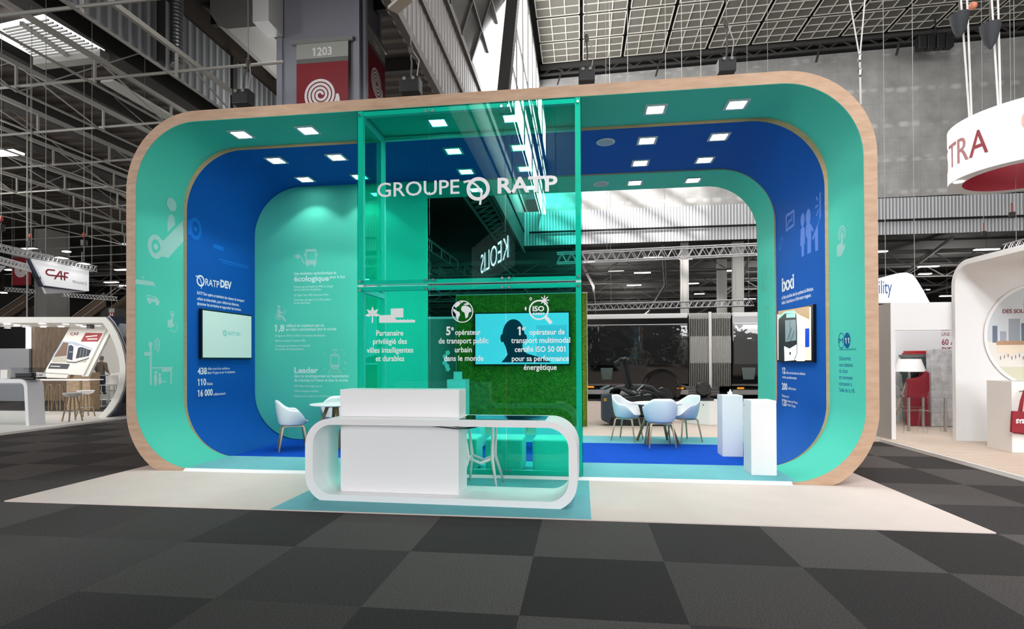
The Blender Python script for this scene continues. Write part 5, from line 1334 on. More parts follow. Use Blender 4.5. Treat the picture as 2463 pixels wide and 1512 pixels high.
f = Flat((0, yf - .010, 0), 'front', .001); f.rect(ccx - .70, ccz - .3, ccx + .3, ccz - .162); f.disc(ccx - .5, ccz - .3, .07); f.build('picture_arcade', pm_('arcade', (226, 214, 196)), CN)
fg = Flat((0, yf - .012, 0), 'front', .001)
for k in range(16): fg.rect(ccx - .66 + .06 * k, ccz - .42 + .02 * (k % 3), ccx - .65 + .06 * k, ccz - .36 + .02 * (k % 3))
fg.build('picture_people', pm_('people', (110, 90, 100)), CN)
text('lettering', 'IMAGINER', (ccx - .28, yf - .014, 2.44), .10, 'front', rail_red, CN, .9, .001); text('lettering', 'DES SOLUTIONS', (ccx - .62, yf - .014, 2.33), .10, 'front', rail_red, CN, .9, .001)
text('lettering', 'SYSTRA', (xc_ + 2.2, yf - .014, 2.9), .2, 'front', rail_red, CN, .9, .004)

def stand_fill(name, loc, rot, sx, sy, e, parent):  # unseen area lights added to brighten the right-hand stand
    l = bpy.data.lights.new(name, 'AREA'); l.shape = 'RECTANGLE'; l.size = sx; l.size_y = sy; l.energy = e; l.color = (1, .99, .98)
    o = bpy.data.objects.new(name, l); COL.objects.link(o); o.parent = parent; o.location = Vector(loc) - parent.location; o.rotation_euler = rot
stand_fill('canopy_fill', (xc_ + 2.4, .2, zT - .12), (math.radians(32), 0, 0), 4.4, 1.2, 70, CN)
stand_fill('room_fill', ((xa + xc_) / 2, fy + 1.4, zh1 - .02), (0, 0, 0), 1.2, 1.8, 22, SW)
stand_fill('header_fill', ((xa + xc_) / 2, fy - 1.9, zT + .9), (math.radians(55), 0, 0), 1.6, .4, 12, SW)

# plinth with the red tote bag
px0 = 13.12
t = thing('display_plinth', 'white plinth on the oak floor under the red tote bag, far right', 'plinth', (px0 + .35, 2.7, .061))
MB().box((px0, 2.42, .061), (px0 + .7, 2.95, 1.17)).build('body', white_matt, t, bevel=.003)
MB().cyl((px0 + .12, 2.36, 1.02), (px0 + .12, 2.4195, 1.02), .012, n=8).build('hook', steel, t)
t = thing('tote_bag', 'dark red tote bag with white lettering hanging on the far right plinth', 'bag', (px0 + .12, 2.34, .37))
bag = mat('tote_red', (138, 26, 42), .75, bump=(60, .2))
MB().prism([(px0 - .09, 2.30, .39), (px0 + .29, 2.30, .36), (px0 + .27, 2.30, .70), (px0 - .07, 2.30, .72)], (0, .045, 0)).build('body', bag, t, bevel=.012)
MB().prism([(px0 - .02, 2.352, .37), (px0 + .34, 2.352, .33), (px0 + .32, 2.352, .68), (px0 + .02, 2.352, .70)], (0, .04, 0)).build('second_bag', mat('tote_red_deep', (112, 20, 36), .75), t, bevel=.012)
for s in (0, .05):
    MB().tube([(px0 + .02 + s, 2.31 + s * .5, .70), (px0 + .07 + s * .4, 2.33, .88), (px0 + .12, 2.345, 1.035), (px0 + .16 + s * .4, 2.33, .88), (px0 + .18 + s, 2.31 + s * .5, .70)], .014, 6).build('handle', bag, t)
text('lettering', 'SYSTRA', (px0 + .10, 2.297, .535), .085, 'front', vin_white, t, .9, .004, 'CENTER')

# meeting table, clear chairs, lamp and stored things behind the doorway
clear = tinted('clear_polycarbonate', (.95, .955, .96), 1.0, ior=1.5)
tglass = tinted('table_glass', (.90, .93, .93), 1.0, ior=1.6)
ta, tb = at(2186, 1036, z=.061), at(2279, 1038, z=.061)
t = thing('glass_table', 'glass table on four chrome legs behind the doorway on the right', 'table', ((ta.x + tb.x) / 2, ta.y + .4, .061))
MB().box((ta.x - .32, ta.y - .08, .74), (tb.x + .18, ta.y + .82, .752)).build('tabletop', tglass, t, bevel=.004)
for x in (ta.x, tb.x):
    for y in (ta.y, ta.y + .72): MB().cyl((x, y, .061), (x, y, .7395), .028, n=14).build('leg', steel, t)
def ghost():
    t = thing('clear_chair', 'clear chair', 'chair', (0, 0, 0))
    MB().box((-.19, -.2, .43), (.19, .19, .455)).build('seat', clear, t, bevel=.02, seg=3)
    MB().prism([(x, .19 + .1 * (z - .45), z) for x, z in ((-.17, .46), (.17, .46), (.2, .7), (.17, .88), (.07, .93), (-.07, .93), (-.17, .88), (-.2, .7))], (0, .02, 0)).build('backrest', clear, t, bevel=.006)
    for sx in (-1, 1):
        for sy in (-1, 1): MB().tube([(sx * .165, sy * .165, .429), (sx * .2, sy * .21, .0)], [.02, .014], 8).build('leg', clear, t)
    return t
g0 = None
for x, y, a_, lab in ((ta.x - .12, ta.y - .12, 1.75, 'clear plastic chair at the left end of the glass table'), (ta.x + .34, ta.y - .22, 3.0, 'clear plastic chair in front of the glass table, on the left'), (ta.x + .90, ta.y + .80, .1, 'clear plastic chair behind the glass table near the silver wrap'), (ta.x + .42, ta.y + .72, -.1, 'clear plastic chair behind the glass table near the lamp')):
    c = ghost() if g0 is None else copy_tree(g0); g0 = g0 or c; c.location = (x, y, .061); c.rotation_euler = (0, 0, a_); tag(c, lab, 'chair', 'clear chairs round the glass table')
yl = ta.y + 1.2
c = at(2188, 878, y=yl); t = thing('tripod_lamp', 'floor lamp with white drum shade on wooden tripod behind the doorway', 'lamp', (c.x, yl, .061))
MB().lathe((c.x, yl, 0), [(.30, c.z - .14), (.21, c.z + .14)], 28).build('lamp_shade', mat('shade_white', (240, 238, 236), .7, emit=.15), t, smooth=False)
MB().cyl((c.x, yl, c.z - .30), (c.x, yl, c.z - .1405), .03, n=12).build('lamp_holder', steel, t)
for a_ in (.4, 2.5, 4.5): MB().tube([(c.x + .03 * math.cos(a_), yl + .03 * math.sin(a_), c.z - .28), (c.x + .33 * math.cos(a_), yl + .33 * math.sin(a_), .063)], .022, 8).build('leg', wood('lamp_wood', (196, 170, 136), (214, 190, 158), (6, 6, 1)), t)
crate_g, crate_d, crate_r = mat('crate_grey', (92, 98, 98), .6), mat('crate_green', (48, 66, 62), .6), mat('crate_red', (176, 40, 46), .6)
ys = fy + 2.6
c0 = at(2216, 870, y=ys)
for k, (w_, z0, z1, m_, lab) in enumerate(((.62, .061, .46, crate_g, 'grey crate at the bottom of the stack behind the red bag'), (.62, .461, .85, crate_d, 'dark green crate in the middle of the stack'), (.62, .851, 1.24, crate_d, 'dark green crate near the top of the stack'), (.66, 1.241, 1.62, crate_g, 'grey ribbed crate on top of the stack, under the red lids'))):
    t = thing('storage_crate', lab, 'crate', (c0.x, ys, z0), 'storage crates behind the doorway')
    MB().prism([(c0.x - w_ / 2 + .05, ys - .2, z0), (c0.x + w_ / 2 - .05, ys - .2, z0), (c0.x + w_ / 2, ys - .22, z1 - .06), (c0.x - w_ / 2, ys - .22, z1 - .06)], (0, .42, 0)).build('body', m_, t)
    mb = MB().box((c0.x - w_ / 2 - .02, ys - .25, z1 - .059), (c0.x + w_ / 2 + .02, ys + .23, z1 - .002))
    for j in range(6): mb.box((c0.x - w_ / 2 + .07 + j * .1, ys - .245, z0 + .2), (c0.x - w_ / 2 + .085 + j * .1, ys - .2205, z1 - .06))
    mb.build('rim', m_, t)
for k, z in enumerate((1.622, 1.665)):
    tag(MB().box((c0.x - .3 + .03 * k, ys - .2, z), (c0.x + .24 + .05 * k, ys + .2, z + .04)).build('crate_lid', crate_r, bevel=.008), ('lower' if k == 0 else 'upper') + ' red crate lid lying on the stacked grey crates', 'lid', 'red lids on the crates')
c = at(2213, 950, y=ys - .42); t = thing('tote_bag', 'big slumped red shopping bag on the floor before the crates', 'bag', (c.x, ys - .42, .061))
MB().prism([(c.x - .25, ys - .5, .062), (c.x + .26, ys - .5, .062), (c.x + .29, ys - .47, .7), (c.x + .24, ys - .44, 1.16), (c.x + .12, ys - .44, 1.27), (c.x + .02, ys - .44, 1.12), (c.x - .2, ys - .44, 1.08), (c.x - .28, ys - .47, .6)], (0, .19, 0)).build('body', bag, t, bevel=.03)
MB().tube([(c.x + .02, ys - .34, 1.1), (c.x + .08, ys - .35, 1.34), (c.x + .15, ys - .34, 1.2)], .012, 6).build('handle', bag, t)
c = at(2264, 930, y=ys - .45); wrap = mat('silver_wrap', (198, 198, 200), .32, .3, noise=(9, .28), bump=(16, 1.0))
MBt = MB().prism([(c.x - .26, ys - .55, .062), (c.x + .24, ys - .55, .062), (c.x + .26, ys - .5, 1.72), (c.x - .22, ys - .5, 1.74)], (0, .2, 0))
tag(MBt.build('wrapped_panel', wrap, bevel=.02), 'tall panel wrapped in silver bubble foil leaning behind the doorway', 'package')

# hanging ring sign
rs = .8; rc = CAMP + (Vector((19.99, 11.26, 7.055)) - CAMP) * rs; R_ = 2.0 * rs; hh = 1.713 * rs; rw = .3626 * rs
RG_ = thing('ring_sign', 'white ring sign with red inside and dark red lettering, hung top right', 'sign', (rc.x, rc.y, rc.z))
def crc(r, z, n=72): return [(rc.x + r * math.cos(2 * pi * k / n), rc.y + r * math.sin(2 * pi * k / n), z) for k in range(n)]
MB().ring(crc(R_, rc.z), crc(R_ - rw, rc.z), (0, 0, hh)).build('ring', mat('ring_white', (240, 240, 240), .5), RG_, auto=.6)
MB().ring(crc(R_ - rw - .001, rc.z + .004), crc(R_ - rw - .008, rc.z + .004), (0, 0, hh - .01)).build('lining', mat('ring_red', (160, 44, 58), .6), RG_, auto=.6)
rl = mat('ring_letter_red', (140, 34, 46), .5)
def on_ring(px, py):
    """where the view ray meets the outside of the ring"""
    d = ray(px, py); o = CAMP - rc; a_ = d.x ** 2 + d.y ** 2; b_ = 2 * (o.x * d.x + o.y * d.y); c_ = o.x ** 2 + o.y ** 2 - (R_ + .004) ** 2
    q = b_ * b_ - 4 * a_ * c_
    return CAMP + d * ((-b_ - math.sqrt(max(q, 0))) / (2 * a_)) - rc
pA = on_ring(2330, 370); ang0 = math.atan2(pA.y, pA.x); zl = rc.z + .27 * hh
# letters set round the ring, reading left to right from outside
angT, angR, angA = [math.atan2(q.y, q.x) for q in (on_ring(2290, 380), on_ring(2313, 368), on_ring(2353, 352))]
for s_, a_ in (('S', angT - .95), ('Y', angT - .62), ('S', angT - .3), ('T', angT), ('R', angR), ('A', angA)):
    N_ = Vector((math.cos(a_), math.sin(a_), 0)); U_ = Vector((-math.sin(a_), math.cos(a_), 0))
    text('lettering', s_, rc + N_ * (R_ + .003) + Vector((0, 0, zl - rc.z)), .86, None, rl, RG_, .74, .004, 'CENTER', frame=(U_, (0, 0, 1), N_))
a_ = ang0 + .75; f = Flat(rc + Vector((R_ * math.cos(a_), R_ * math.sin(a_), hh * .62)), None, .004, ((-math.sin(a_), math.cos(a_), 0), (0, 0, 1), (math.cos(a_), math.sin(a_), 0))); f.disc(0, 0, .16, .26); f.build('emblem', mat('emblem_pink', (214, 160, 150), .5), RG_)
a_ = math.atan2(on_ring(2283, 420).y, on_ring(2283, 420).x)
q = rc + Vector(((R_ - rw / 2) * math.cos(a_ + .1), (R_ - rw / 2) * math.sin(a_ + .1), 0)); MB().cyl((q.x, q.y, q.z - .012), (q.x, q.y, q.z - .001), .1, n=20).build('downlight', lens, RG_)
strap_m = mat('strap_white', (214, 212, 208), .6)
for px, lab in ((2322, 'left'), (2396, 'right')):
    p = on_ring(px, 300) + rc; n_v = Vector((p.x - rc.x, p.y - rc.y, 0)).normalized(); p = Vector((p.x, p.y, rc.z + hh)) - n_v * .1
    t = thing('hanging_strap', f'pair of white straps with dark chain bag holding the ring sign, {lab} of the two', 'strap', p, 'straps of the ring sign')
    tp = at(px - 12, -20, y=p.y); tp2 = at(px - 2, -20, y=p.y); dv = (tp - p); dv2 = tp2 - p; kk = (zr(p.x) - p.z) / dv.z
    MB().bar(p, p + dv * kk, .035, .02).build('strap', strap_m, t); MB().bar(p + Vector((.05, 0, 0)), p + Vector((.05, 0, 0)) + dv2 * kk, .035, .02).build('strap', strap_m, t)
    c = at(px - 14, 62 if lab == 'left' else 88, y=p.y - .25)
    MB().lathe((c.x, c.y, c.z), [(.03, -.27), (.12, -.13), (.18, .13), (.2, .27)], 18).build('chain_bag', mat('bag_charcoal', (52, 54, 58), .8), t, auto=.8)
    MB().cyl((c.x, c.y, c.z + .26), (c.x + .05, p.y, zr(p.x)), .015, n=6).build('chain', steel_dark, t)
    if lab == 'right': MB().ball(at(2340, 14, y=p.y - .25), .085, 12, 8).build('hook_block', mat('hook_orange', (196, 120, 90), .5), t)

# blue-lettered rounded sign standing behind the grey flank wall
yi = 12.0
pts_ = [at(*q, y=yi) for q in ((2040, 728), (2237, 728), (2222, 700), (2205, 672), (2195, 660), (2180, 655), (2165, 656), (2150, 659), (2040, 690))]
t = thing('rounded_sign', 'white rounded sign with blue lettering above the grey stand wall', 'sign', (pts_[0].x, yi, pts_[0].z))
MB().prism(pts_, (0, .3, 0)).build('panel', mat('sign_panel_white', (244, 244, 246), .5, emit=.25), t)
p = at(2145, 705, y=yi); text('lettering', 'mobility', (p.x, yi - .004, p.z), .62, 'front', mat('letter_blue', (40, 92, 160), .5), t, .46, .004, 'RIGHT')
for px in (2130, 2200): p = at(px, 664, y=yi + .15); MB().cyl((p.x, yi + .15, p.z), (p.x, yi + .15, zr(p.x)), .01, n=5).build('suspension_wire', steel_grey, t)
hang_z = 21.2
lattice(at(2412, 588, y=8), at(2500, 566, y=8), .16, 'small lattice truss above the white canopy at the right edge', r=.015, hang=(.3, .8))
for px, py, y, lab in ((2434, 515, 9.0, 'black chain bag hanging below the ring sign, right one'), (2366, 560, 11.0, 'black chain bag hanging below the ring sign, smaller left one')):
    c = at(px, py, y=y); s_ = .8 if px > 2400 else .6; t = thing('chain_hoist', lab, 'hoist', c)
    MB().lathe(c, [(.03, -.09 * s_ * 1.3), (.075 * s_, -.07), (.1 * s_, .04), (.1 * s_, .05)], 14).build('bag', black_box, t)
    MB().cyl((c.x, c.y, c.z + .051), (c.x, c.y, c.z + .3), .02, n=8).build('motor', mat('hoist_red', (150, 60, 50), .5), t); MB().cyl((c.x, c.y, c.z + .3), (c.x, c.y, zr(c.x)), .006, n=5).build('suspension_wire', steel_grey, t)
# ================================================================== left-hand stand
stw = mat('stand_white', (236, 235, 230), .45); navy = mat('shell_navy', (46, 54, 72), .25, spec=.6)
t = thing('stand_floor', 'white raised stand floor on the left beyond the dark carpet', 'stand floor', (-12, 5, 0))
MB().box((-24, 1.0, 0), (-5.70, 7.6, .05)).build('platform', mat('stand_floor_white', (232, 230, 226), .4), t)
t = thing('stand_floor', 'second white stand floor further back under the man in jeans', 'stand floor', (-14, 15, 0))
MB().box((-26, 12.6, 0), (-9.3, 18, .04)).build('platform', MATS['stand_floor_white'], t)
YF = 6.12
def FP(px, py, y=YF): p = at(px, py, y=y); return (p.x, y, p.z)
out = [FP(-260, 762), FP(254, 762), FP(268, 778), FP(281, 800), FP(291, 825), FP(298, 852), FP(302, 882), FP(301, 910), FP(296, 936), FP(286, 962), FP(271, 985), FP(254, 1003)]
inn = [FP(-260, 776), FP(247, 776), FP(259, 794), FP(270, 815), FP(279, 838), FP(285, 862), FP(288, 884), FP(287, 908), FP(282, 932), FP(272, 956), FP(257, 979), FP(236, 1003)]
LS = thing('stand_shell', 'white stand frame with curved right end and navy outer face', 'stand frame', (-9, YF + 1, .05))
MB().prism(out + inn[::-1], (0, 2.0, 0)).build('frame', stw, LS, auto=.6)
skin = [(x + .012, y + .06, z) if z < 2.4 else (x, y + .06, z + .01) for x, y, z in out[1:]]
MB().prism(skin + [(x + .05, y, z + (.03 if z > 2.4 else 0)) for x, y, z in skin[::-1]], (0, 1.94, 0)).build('outer_skin', navy, LS, auto=.6)
for k, (px, py, yy) in enumerate(((17, 778, 6.4), (40, 782, 7.0), (102, 777, 6.4), (104, 786, 7.6), (158, 779, 6.6), (147, 786, 7.6), (190, 782, 7.0), (202, 786, 7.7), (235, 784, 7.4), (62, 785, 7.5), (18, 788, 7.8))):
    p = at(px, 776, y=yy); z = FP(100, 776)[2] - .006
    MB().cyl((p.x, yy, z - .006), (p.x, yy, z), .075, n=16).build('spotlight', lens, LS)
ll = bpy.data.lights.new('soffit_lamps', 'AREA'); ll.shape = 'RECTANGLE'; ll.size = 11; ll.size_y = 1.6; ll.energy = 80; ll.color = (1, .97, .93)
lo = bpy.data.objects.new('soffit_lamps', ll); COL.objects.link(lo); lo.parent = LS; lo.location = Vector((-11, YF + 1, FP(100, 776)[2] - .03)) - LS.location
# black spot projector under the soffit
c = at(219, 784, y=6.9); t = thing('spot_projector', 'small black projector hanging under the white stand frame', 'projector', c)
MB().box((c.x - .07, 6.82, c.z - .07), (c.x + .05, 6.96, c.z + .05)).cyl((c.x, 6.9, c.z + .05), (c.x, 6.9, FP(100, 776)[2] - .001), .02).build('housing', dark, t)
# slanted poster panel with the tram
YP = 8.3
def PP(px, py, y=YP): p = at(px, py, y=y); return (p.x, y, p.z)
t = thing('poster_panel', 'slanted white poster panel with a tram picture in the left stand', 'poster', PP(150, 900))
MB().prism([PP(105, 897), PP(200, 902), PP(256, 789), PP(168, 786)], (0, .05, 0)).build('panel', stw, t)
MB().prism([PP(196, 905, YP + .051), PP(212, 905, YP + .051), PP(266, 796, YP + .051), PP(252, 793, YP + .051)], (0, .08, 0)).build('side_face', stw, t)
def pp_(pts, rgb, nm, k, e=0): f_ = MB().prism([PP(*q, YP - .003 - .001 * k) for q in pts], (0, .0008, 0)); return f_.build(nm, mat('poster_' + nm, rgb, .5, emit=e), t)
pp_([(124, 862), (131, 849), (150, 820), (180, 822), (222, 838), (206, 871), (126, 871)], (176, 188, 206), 'picture_sky', 1)
pp_([(130, 858), (152, 823), (164, 824), (160, 855)], (120, 96, 76), 'picture_trees', 2)
pp_([(126, 871), (130, 858), (215, 855), (206, 871)], (190, 186, 170), 'picture_ground', 2)
pp_([(161, 868), (166, 828), (173, 826), (182, 832), (194, 831), (220, 840), (213, 859), (180, 869)], (226, 230, 236), 'picture_tram_body', 3)
pp_([(161, 863), (165, 831), (172, 829), (177, 834), (174, 866)], (40, 48, 70), 'picture_tram_front', 4); pp_([(182, 862), (188, 836), (196, 834), (219, 842), (213, 856)], (44, 50, 62), 'picture_tram_windows', 4)
pp_([(166, 845), (175, 845), (175, 847), (166, 847)], (150, 160, 180), 'picture_tram_band', 5); pp_([(176, 866), (180, 838), (184, 838), (181, 866)], (232, 234, 238), 'picture_tram_pillar', 5)
for u in (194, 201, 208): pp_([(u - 3, 860), (u + 1, 838), (u + 2, 838), (u - 2, 860)], (150, 156, 166), 'picture_tram_door_line', 5)
pp_([(160, 869), (181, 871), (214, 860), (214, 862), (181, 873), (160, 871)], (70, 74, 84), 'picture_tram_skirt', 5)
pp_([(194, 821), (206, 800), (247, 801), (235, 821)], (160, 40, 48), 'red_box', 5); pp_([(115, 886), (122, 873), (168, 875), (162, 887)], (66, 68, 72), 'grey_box', 5)
pp_([(206, 808), (234, 805), (234, 808), (206, 811)], (236, 226, 226), 'white_line', 6); pp_([(209, 814), (234, 813), (234, 816), (211, 817)], (236, 226, 226), 'white_line_lower', 6); pp_([(122, 879), (145, 880), (144, 882), (121, 881)], (230, 230, 230), 'white_caption', 6)
text('lettering', 'CAF', (PP(169, 806)[0], YP - .006, PP(169, 806)[2]), .13, 'front', rail_red, t, 1.3, .002)
MB().prism([PP(86, 907), PP(160, 909), PP(165, 899), PP(86, 895)], (0, .1, 0)).build('base_panel', stw, t); text('lettering', 'CAF', (PP(88, 904)[0], YP - .003, PP(88, 904)[2]), .10, 'front', rail_red, t, 1.2, .002)
bx = PP(150, 958); bx1 = PP(199, 896); tag(MB().box((bx[0], YP + .14, .0), (bx1[0] + .12, YP + .5, bx1[2])).build('wooden_counter', wood('counter_oak', (150, 126, 100), (186, 160, 130), (2, 2, 6))), 'oak fronted low counter under the slanted tram poster', 'counter')
# back wall of the stand: wood panels, screen
YW = 12.0
def WW(px, py, y=YW): p = at(px, py, y=y); return p
wdk = wood('wall_oak_grey', (92, 74, 58), (132, 112, 92), (3, 3, .7))
a, b = WW(77, 1000), WW(168, 780)
tag(MB().box((a.x, YW, 0), (b.x, YW + .1, 3.2)).build('wood_panel_wall', wdk), 'grey-brown wood panel wall at the back of the left stand', 'wall panel')
a, b = WW(-60, 1000), WW(76, 770); wl_ = thing('media_wall', 'grey media wall with a black screen at the left picture edge', 'wall panel', (a.x, YW, 0))
MB().box((a.x, YW - .1, 0), (b.x, YW - .005, WW(0, 838).z)).build('grey_panel', mat('media_grey', (158, 160, 164), .5), wl_)
MB().box((WW(2, 838).x, YW - .1, WW(0, 838).z + .002), (WW(67, 838).x, YW - .005, WW(0, 789).z)).build('screen', mat('screen_off', (18, 18, 18), .25), wl_)
MB().box((WW(68, 838).x, YW - .1, WW(0, 839).z + .002), (b.x, YW - .005, WW(0, 785).z)).build('light_strip', mat('light_strip_white', (240, 246, 250), .5, emit=1.4), wl_)
MB().box((a.x, YW - .005 + .006, 0), (WW(180, 800).x, YW + .0, .01)).build('plinth_strip', stw, wl_)
a, b = at(205, 960, y=18.5), at(300, 790, y=18.5)
tag(MB().box((a.x - 2.2, 18.5, .041), (b.x + 2, 18.6, 3.6)).build('partition_panel', mat('partition_white', (226, 222, 214), .6)), 'plain white partition behind the man in jeans', 'partition')
# reception desk with glass front and display case
YD = 4.25
def DD(px, py, y=YD): p = at(px, py, y=y); return (p.x, y, p.z)
t = thing('reception_desk', 'white arched reception desk at the left picture edge', 'counter', (DD(60, 1027)[0], YD + .3, .05))
MB().prism([DD(-120, 911), DD(48, 911), DD(57, 914), DD(63, 920), DD(65.5, 928), DD(70, 1027), DD(62, 1027), DD(57, 930), DD(54, 924), DD(49, 921), DD(-120, 921)], (0, .40, 0)).build('body', mat('desk_white', (224, 226, 230), .35), t, bevel=.008)
MB().prism([DD(-120, 1021, YD + .2), DD(66, 1021, YD + .2), DD(61, 924, YD + .2), DD(-120, 924, YD + .2)], (0, .012, 0)).build('glass_front', tinted('clear_glass', (.90, .92, .93), 1.0, ior=1.5), t)
t = thing('display_case', 'clear display case with a dark model train on the reception desk', 'display case', (DD(50, 905)[0], YD + .3, DD(0, 911)[2]))
zt0 = DD(0, 911)[2] + .003
MB().box((DD(20, 900)[0], YD + .04, zt0), (DD(76, 900)[0], YD + .36, zt0 + .03)).build('base', dark, t)
MB().box((DD(23, 900)[0], YD + .12, zt0 + .031), (DD(60, 900)[0], YD + .28, zt0 + .14)).build('model_train', mat('model_train', (58, 60, 64), .4), t, bevel=.02)
mbw = MB()
for k in range(5): u = 27 + 8 * k; mbw.box((DD(u, 900)[0], YD + .117, zt0 + .065), (DD(u + 5, 900)[0], YD + .1195, zt0 + .11))
mbw.build('model_windows', dark, t)
c0_, c1_ = DD(21, 900)[0], DD(76, 900)[0]
mbc = MB().box((c0_, YD + .05, zt0 + .031), (c1_, YD + .054, zt0 + .26)).box((c0_, YD + .346, zt0 + .031), (c1_, YD + .35, zt0 + .26)).box((c1_ - .004, YD + .055, zt0 + .031), (c1_, YD + .345, zt0 + .26)).box((c0_, YD + .05, zt0 + .2605), (c1_, YD + .35, zt0 + .264))
mbc.build('clear_cover', MATS['clear_glass'], t)
tag(MB().prism([DD(1, 910, YD + .1), DD(17, 910, YD + .1), DD(18, 889, YD + .1), DD(1, 889, YD + .1)], (0, .15, 0)).build('leaflet_box', stw), 'white leaflet box beside the display case on the desk', 'box')
# bar stools
sseat, swood = mat('stool_seat_grey', (186, 186, 184), .5), wood('stool_oak', (132, 112, 84), (164, 142, 112), (8, 8, 1.2))
def bar_stool(px, py, label, m_seat, hz=.70):
    p = at(px, py, z=.05); t = thing('bar_stool', label, 'stool', (p.x, p.y, .05), 'bar stools in the left stand')
    MB().lathe((p.x, p.y, 0), [(.08, .05 + hz - .10), (.17, .05 + hz - .06), (.205, .05 + hz), (.195, .05 + hz + .012), (.12, .05 + hz - .008)], 24).build('seat', m_seat, t, smooth=True)
    for k in range(4):
        a_ = k * pi / 2 + .5; MB().tube([(p.x + .09 * math.cos(a_), p.y + .09 * math.sin(a_), .05 + hz - .065), (p.x + .21 * math.cos(a_), p.y + .21 * math.sin(a_), .051)], [.021, .016], 8).build('leg', swood, t)
    MB().tube([(p.x + .175 * math.cos(k * pi / 12), p.y + .175 * math.sin(k * pi / 12), .05 + hz * .36) for k in range(24)], .008, 6, closed=True).build('foot_ring', steel, t)
bar_stool(174, 1012, 'bar stool with grey seat and oak legs beside the reception desk', sseat)
bar_stool(206, 1001, 'bar stool with white seat and oak legs behind the grey one', white)
# long white table with thin wire stools behind the desk
p0, p1 = at(98, 915, y=7.0), at(224, 913, y=7.0)
t = thing('bar_table', 'long white high table between the desk and the tram poster', 'table', (p1.x - .6, 7.0, .05))
MB().box((p0.x - .4, 6.85, p1.z - .02), (p1.x, 7.35, p1.z + .01)).build('tabletop', white, t, bevel=.006)
for x in (p0.x - .2, p1.x - .5):
    MB().tube([(x, 7.1, p1.z - .021), (x, 7.1, .052)], .035, 10).build('leg', swood, t)
for k, (px, lab) in enumerate(((113, 'left'), (134, 'right'))):
    c = at(px, 960, y=7.42); t = thing('wire_stool', f'thin wooden A-frame stool under the long white table, {lab} one', 'stool', (c.x, 7.5, .05), 'thin stools under the long table')
    for s_ in (-1, 1):
        MB().tube([(c.x + s_ * .06, 7.5, .83), (c.x + s_ * .15, 7.42, .052)], .012, 6).build('leg', swood, t); MB().tube([(c.x + s_ * .06, 7.54, .83), (c.x + s_ * .15, 7.6, .052)], .012, 6).build('leg', swood, t)
    MB().tube([(c.x - .06, 7.52, .83), (c.x, 7.52, .86), (c.x + .06, 7.52, .83)], .014, 6).build('seat_bar', swood, t)
# round high table and white stools near the man
c = at(236, 902, y=9.6); t = thing('high_table', 'round grey high table on cross foot in front of the man', 'table', (c.x, 9.6, 0))
MB().cyl((c.x, 9.6, c.z - .02), (c.x, 9.6, c.z + .01), .30, n=28).build('tabletop', mat('table_grey', (176, 178, 180), .4), t)
MB().cyl((c.x, 9.6, .04), (c.x, 9.6, c.z - .021), .03, n=12).build('column', alu, t); MB().bar((c.x - .38, 9.4, .03), (c.x + .38, 9.8, .03), .05, .04).bar((c.x - .38, 9.8, .0301), (c.x + .38, 9.4, .0301), .05, .04).build('cross_foot', alu, t)
for px, y_, lab in ((262, 9.9, 'white high chair right of the round grey table'), (274, 10.9, 'white high chair behind, partly hidden by the curved frame')):
    c = at(px, 923, y=y_); t = thing('high_chair', lab, 'chair', (c.x, y_, 0), 'white high chairs in the left stand')
    MB().box((c.x - .19, y_ - .18, .72), (c.x + .19, y_ + .18, .75)).build('seat', stw, t, bevel=.012); MB().prism([(c.x - .18, y_ + .17, .76), (c.x + .18, y_ + .17, .76), (c.x + .15, y_ + .22, 1.12), (c.x - .15, y_ + .22, 1.12)], (0, .02, 0)).build('backrest', stw, t)
    for s1 in (-1, 1):
        for s2 in (-1, 1): MB().cyl((c.x + s1 * .15, y_ + s2 * .14, .002), (c.x + s1 * .15, y_ + s2 * .14, .7195), .014, n=8).build('leg', alu, t)
# hanging sign: two slanted panels, back to back with a navy edge
XC = -5.6
def SG(px, py, x=XC): return at(px, py, x=x)
t = thing('hanging_sign', 'white slanted hanging sign with a dark red logo under the truss, left', 'sign', SG(150, 660))
q = [SG(78, 622), SG(214, 647), SG(214, 700), SG(110, 686)]
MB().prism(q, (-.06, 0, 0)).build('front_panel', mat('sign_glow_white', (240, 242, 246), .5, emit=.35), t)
q2 = [Vector((XC - .0605, p.y - .06, p.z)) for p in q]
MB().prism([q2[0], q2[1], q2[2], Vector((XC - .0605, q2[3].y - .02, q2[3].z - .04))], (-.04, 0, 0)).build('navy_edge', navy, t)
q3 = [SG(74, 622, XC - .11), SG(208, 652, XC - .11), SG(206, 702, XC - .11), SG(112, 706, XC - .11)]
MB().prism(q3, (-.06, 0, 0)).build('rear_panel', mat('sign_rear_grey', (206, 208, 214), .5), t)
fl = Flat((XC + .002, 0, 0), 'left', .004)
def SL(px, py): p = SG(px, py); return (p.y, p.z)
w5 = .035
fl.line([SL(132, 650), SL(115, 648), SL(111, 652), SL(111, 657), SL(116, 661), SL(160, 666)], w5).line([SL(131, 671), SL(144, 653), SL(147, 653), SL(147, 673)], w5).line([SL(165, 657), SL(155, 656), SL(155, 674)], w5).line([SL(150, 664), SL(163, 667)], w5)
fl.build('logo', rail_red, t)
p = SG(174, 680); text('lettering', 'FRANCE', (XC + .003, p.y, p.z), .095, 'left', mat('letter_grey', (176, 178, 184), .6), t, 1.1, .001, frame=((0, 1, -.02), (0, 0, 1), (1, 0, 0)))
for px in (100, 200):
    p = SG(px, 640); MB().cyl((XC - .03, p.y, p.z - .3), (XC - .03, p.y, p.z + .35), .012, n=6).build('suspension_wire', steel_grey, t)
hang_z = 10.49
lattice(at(-40, 581, x=-5.63), at(222, 641, x=-5.63), .13, 'lattice truss carrying the slanted white sign, upper left', r=.012, seg=26, hang=(.05, .5, .97))
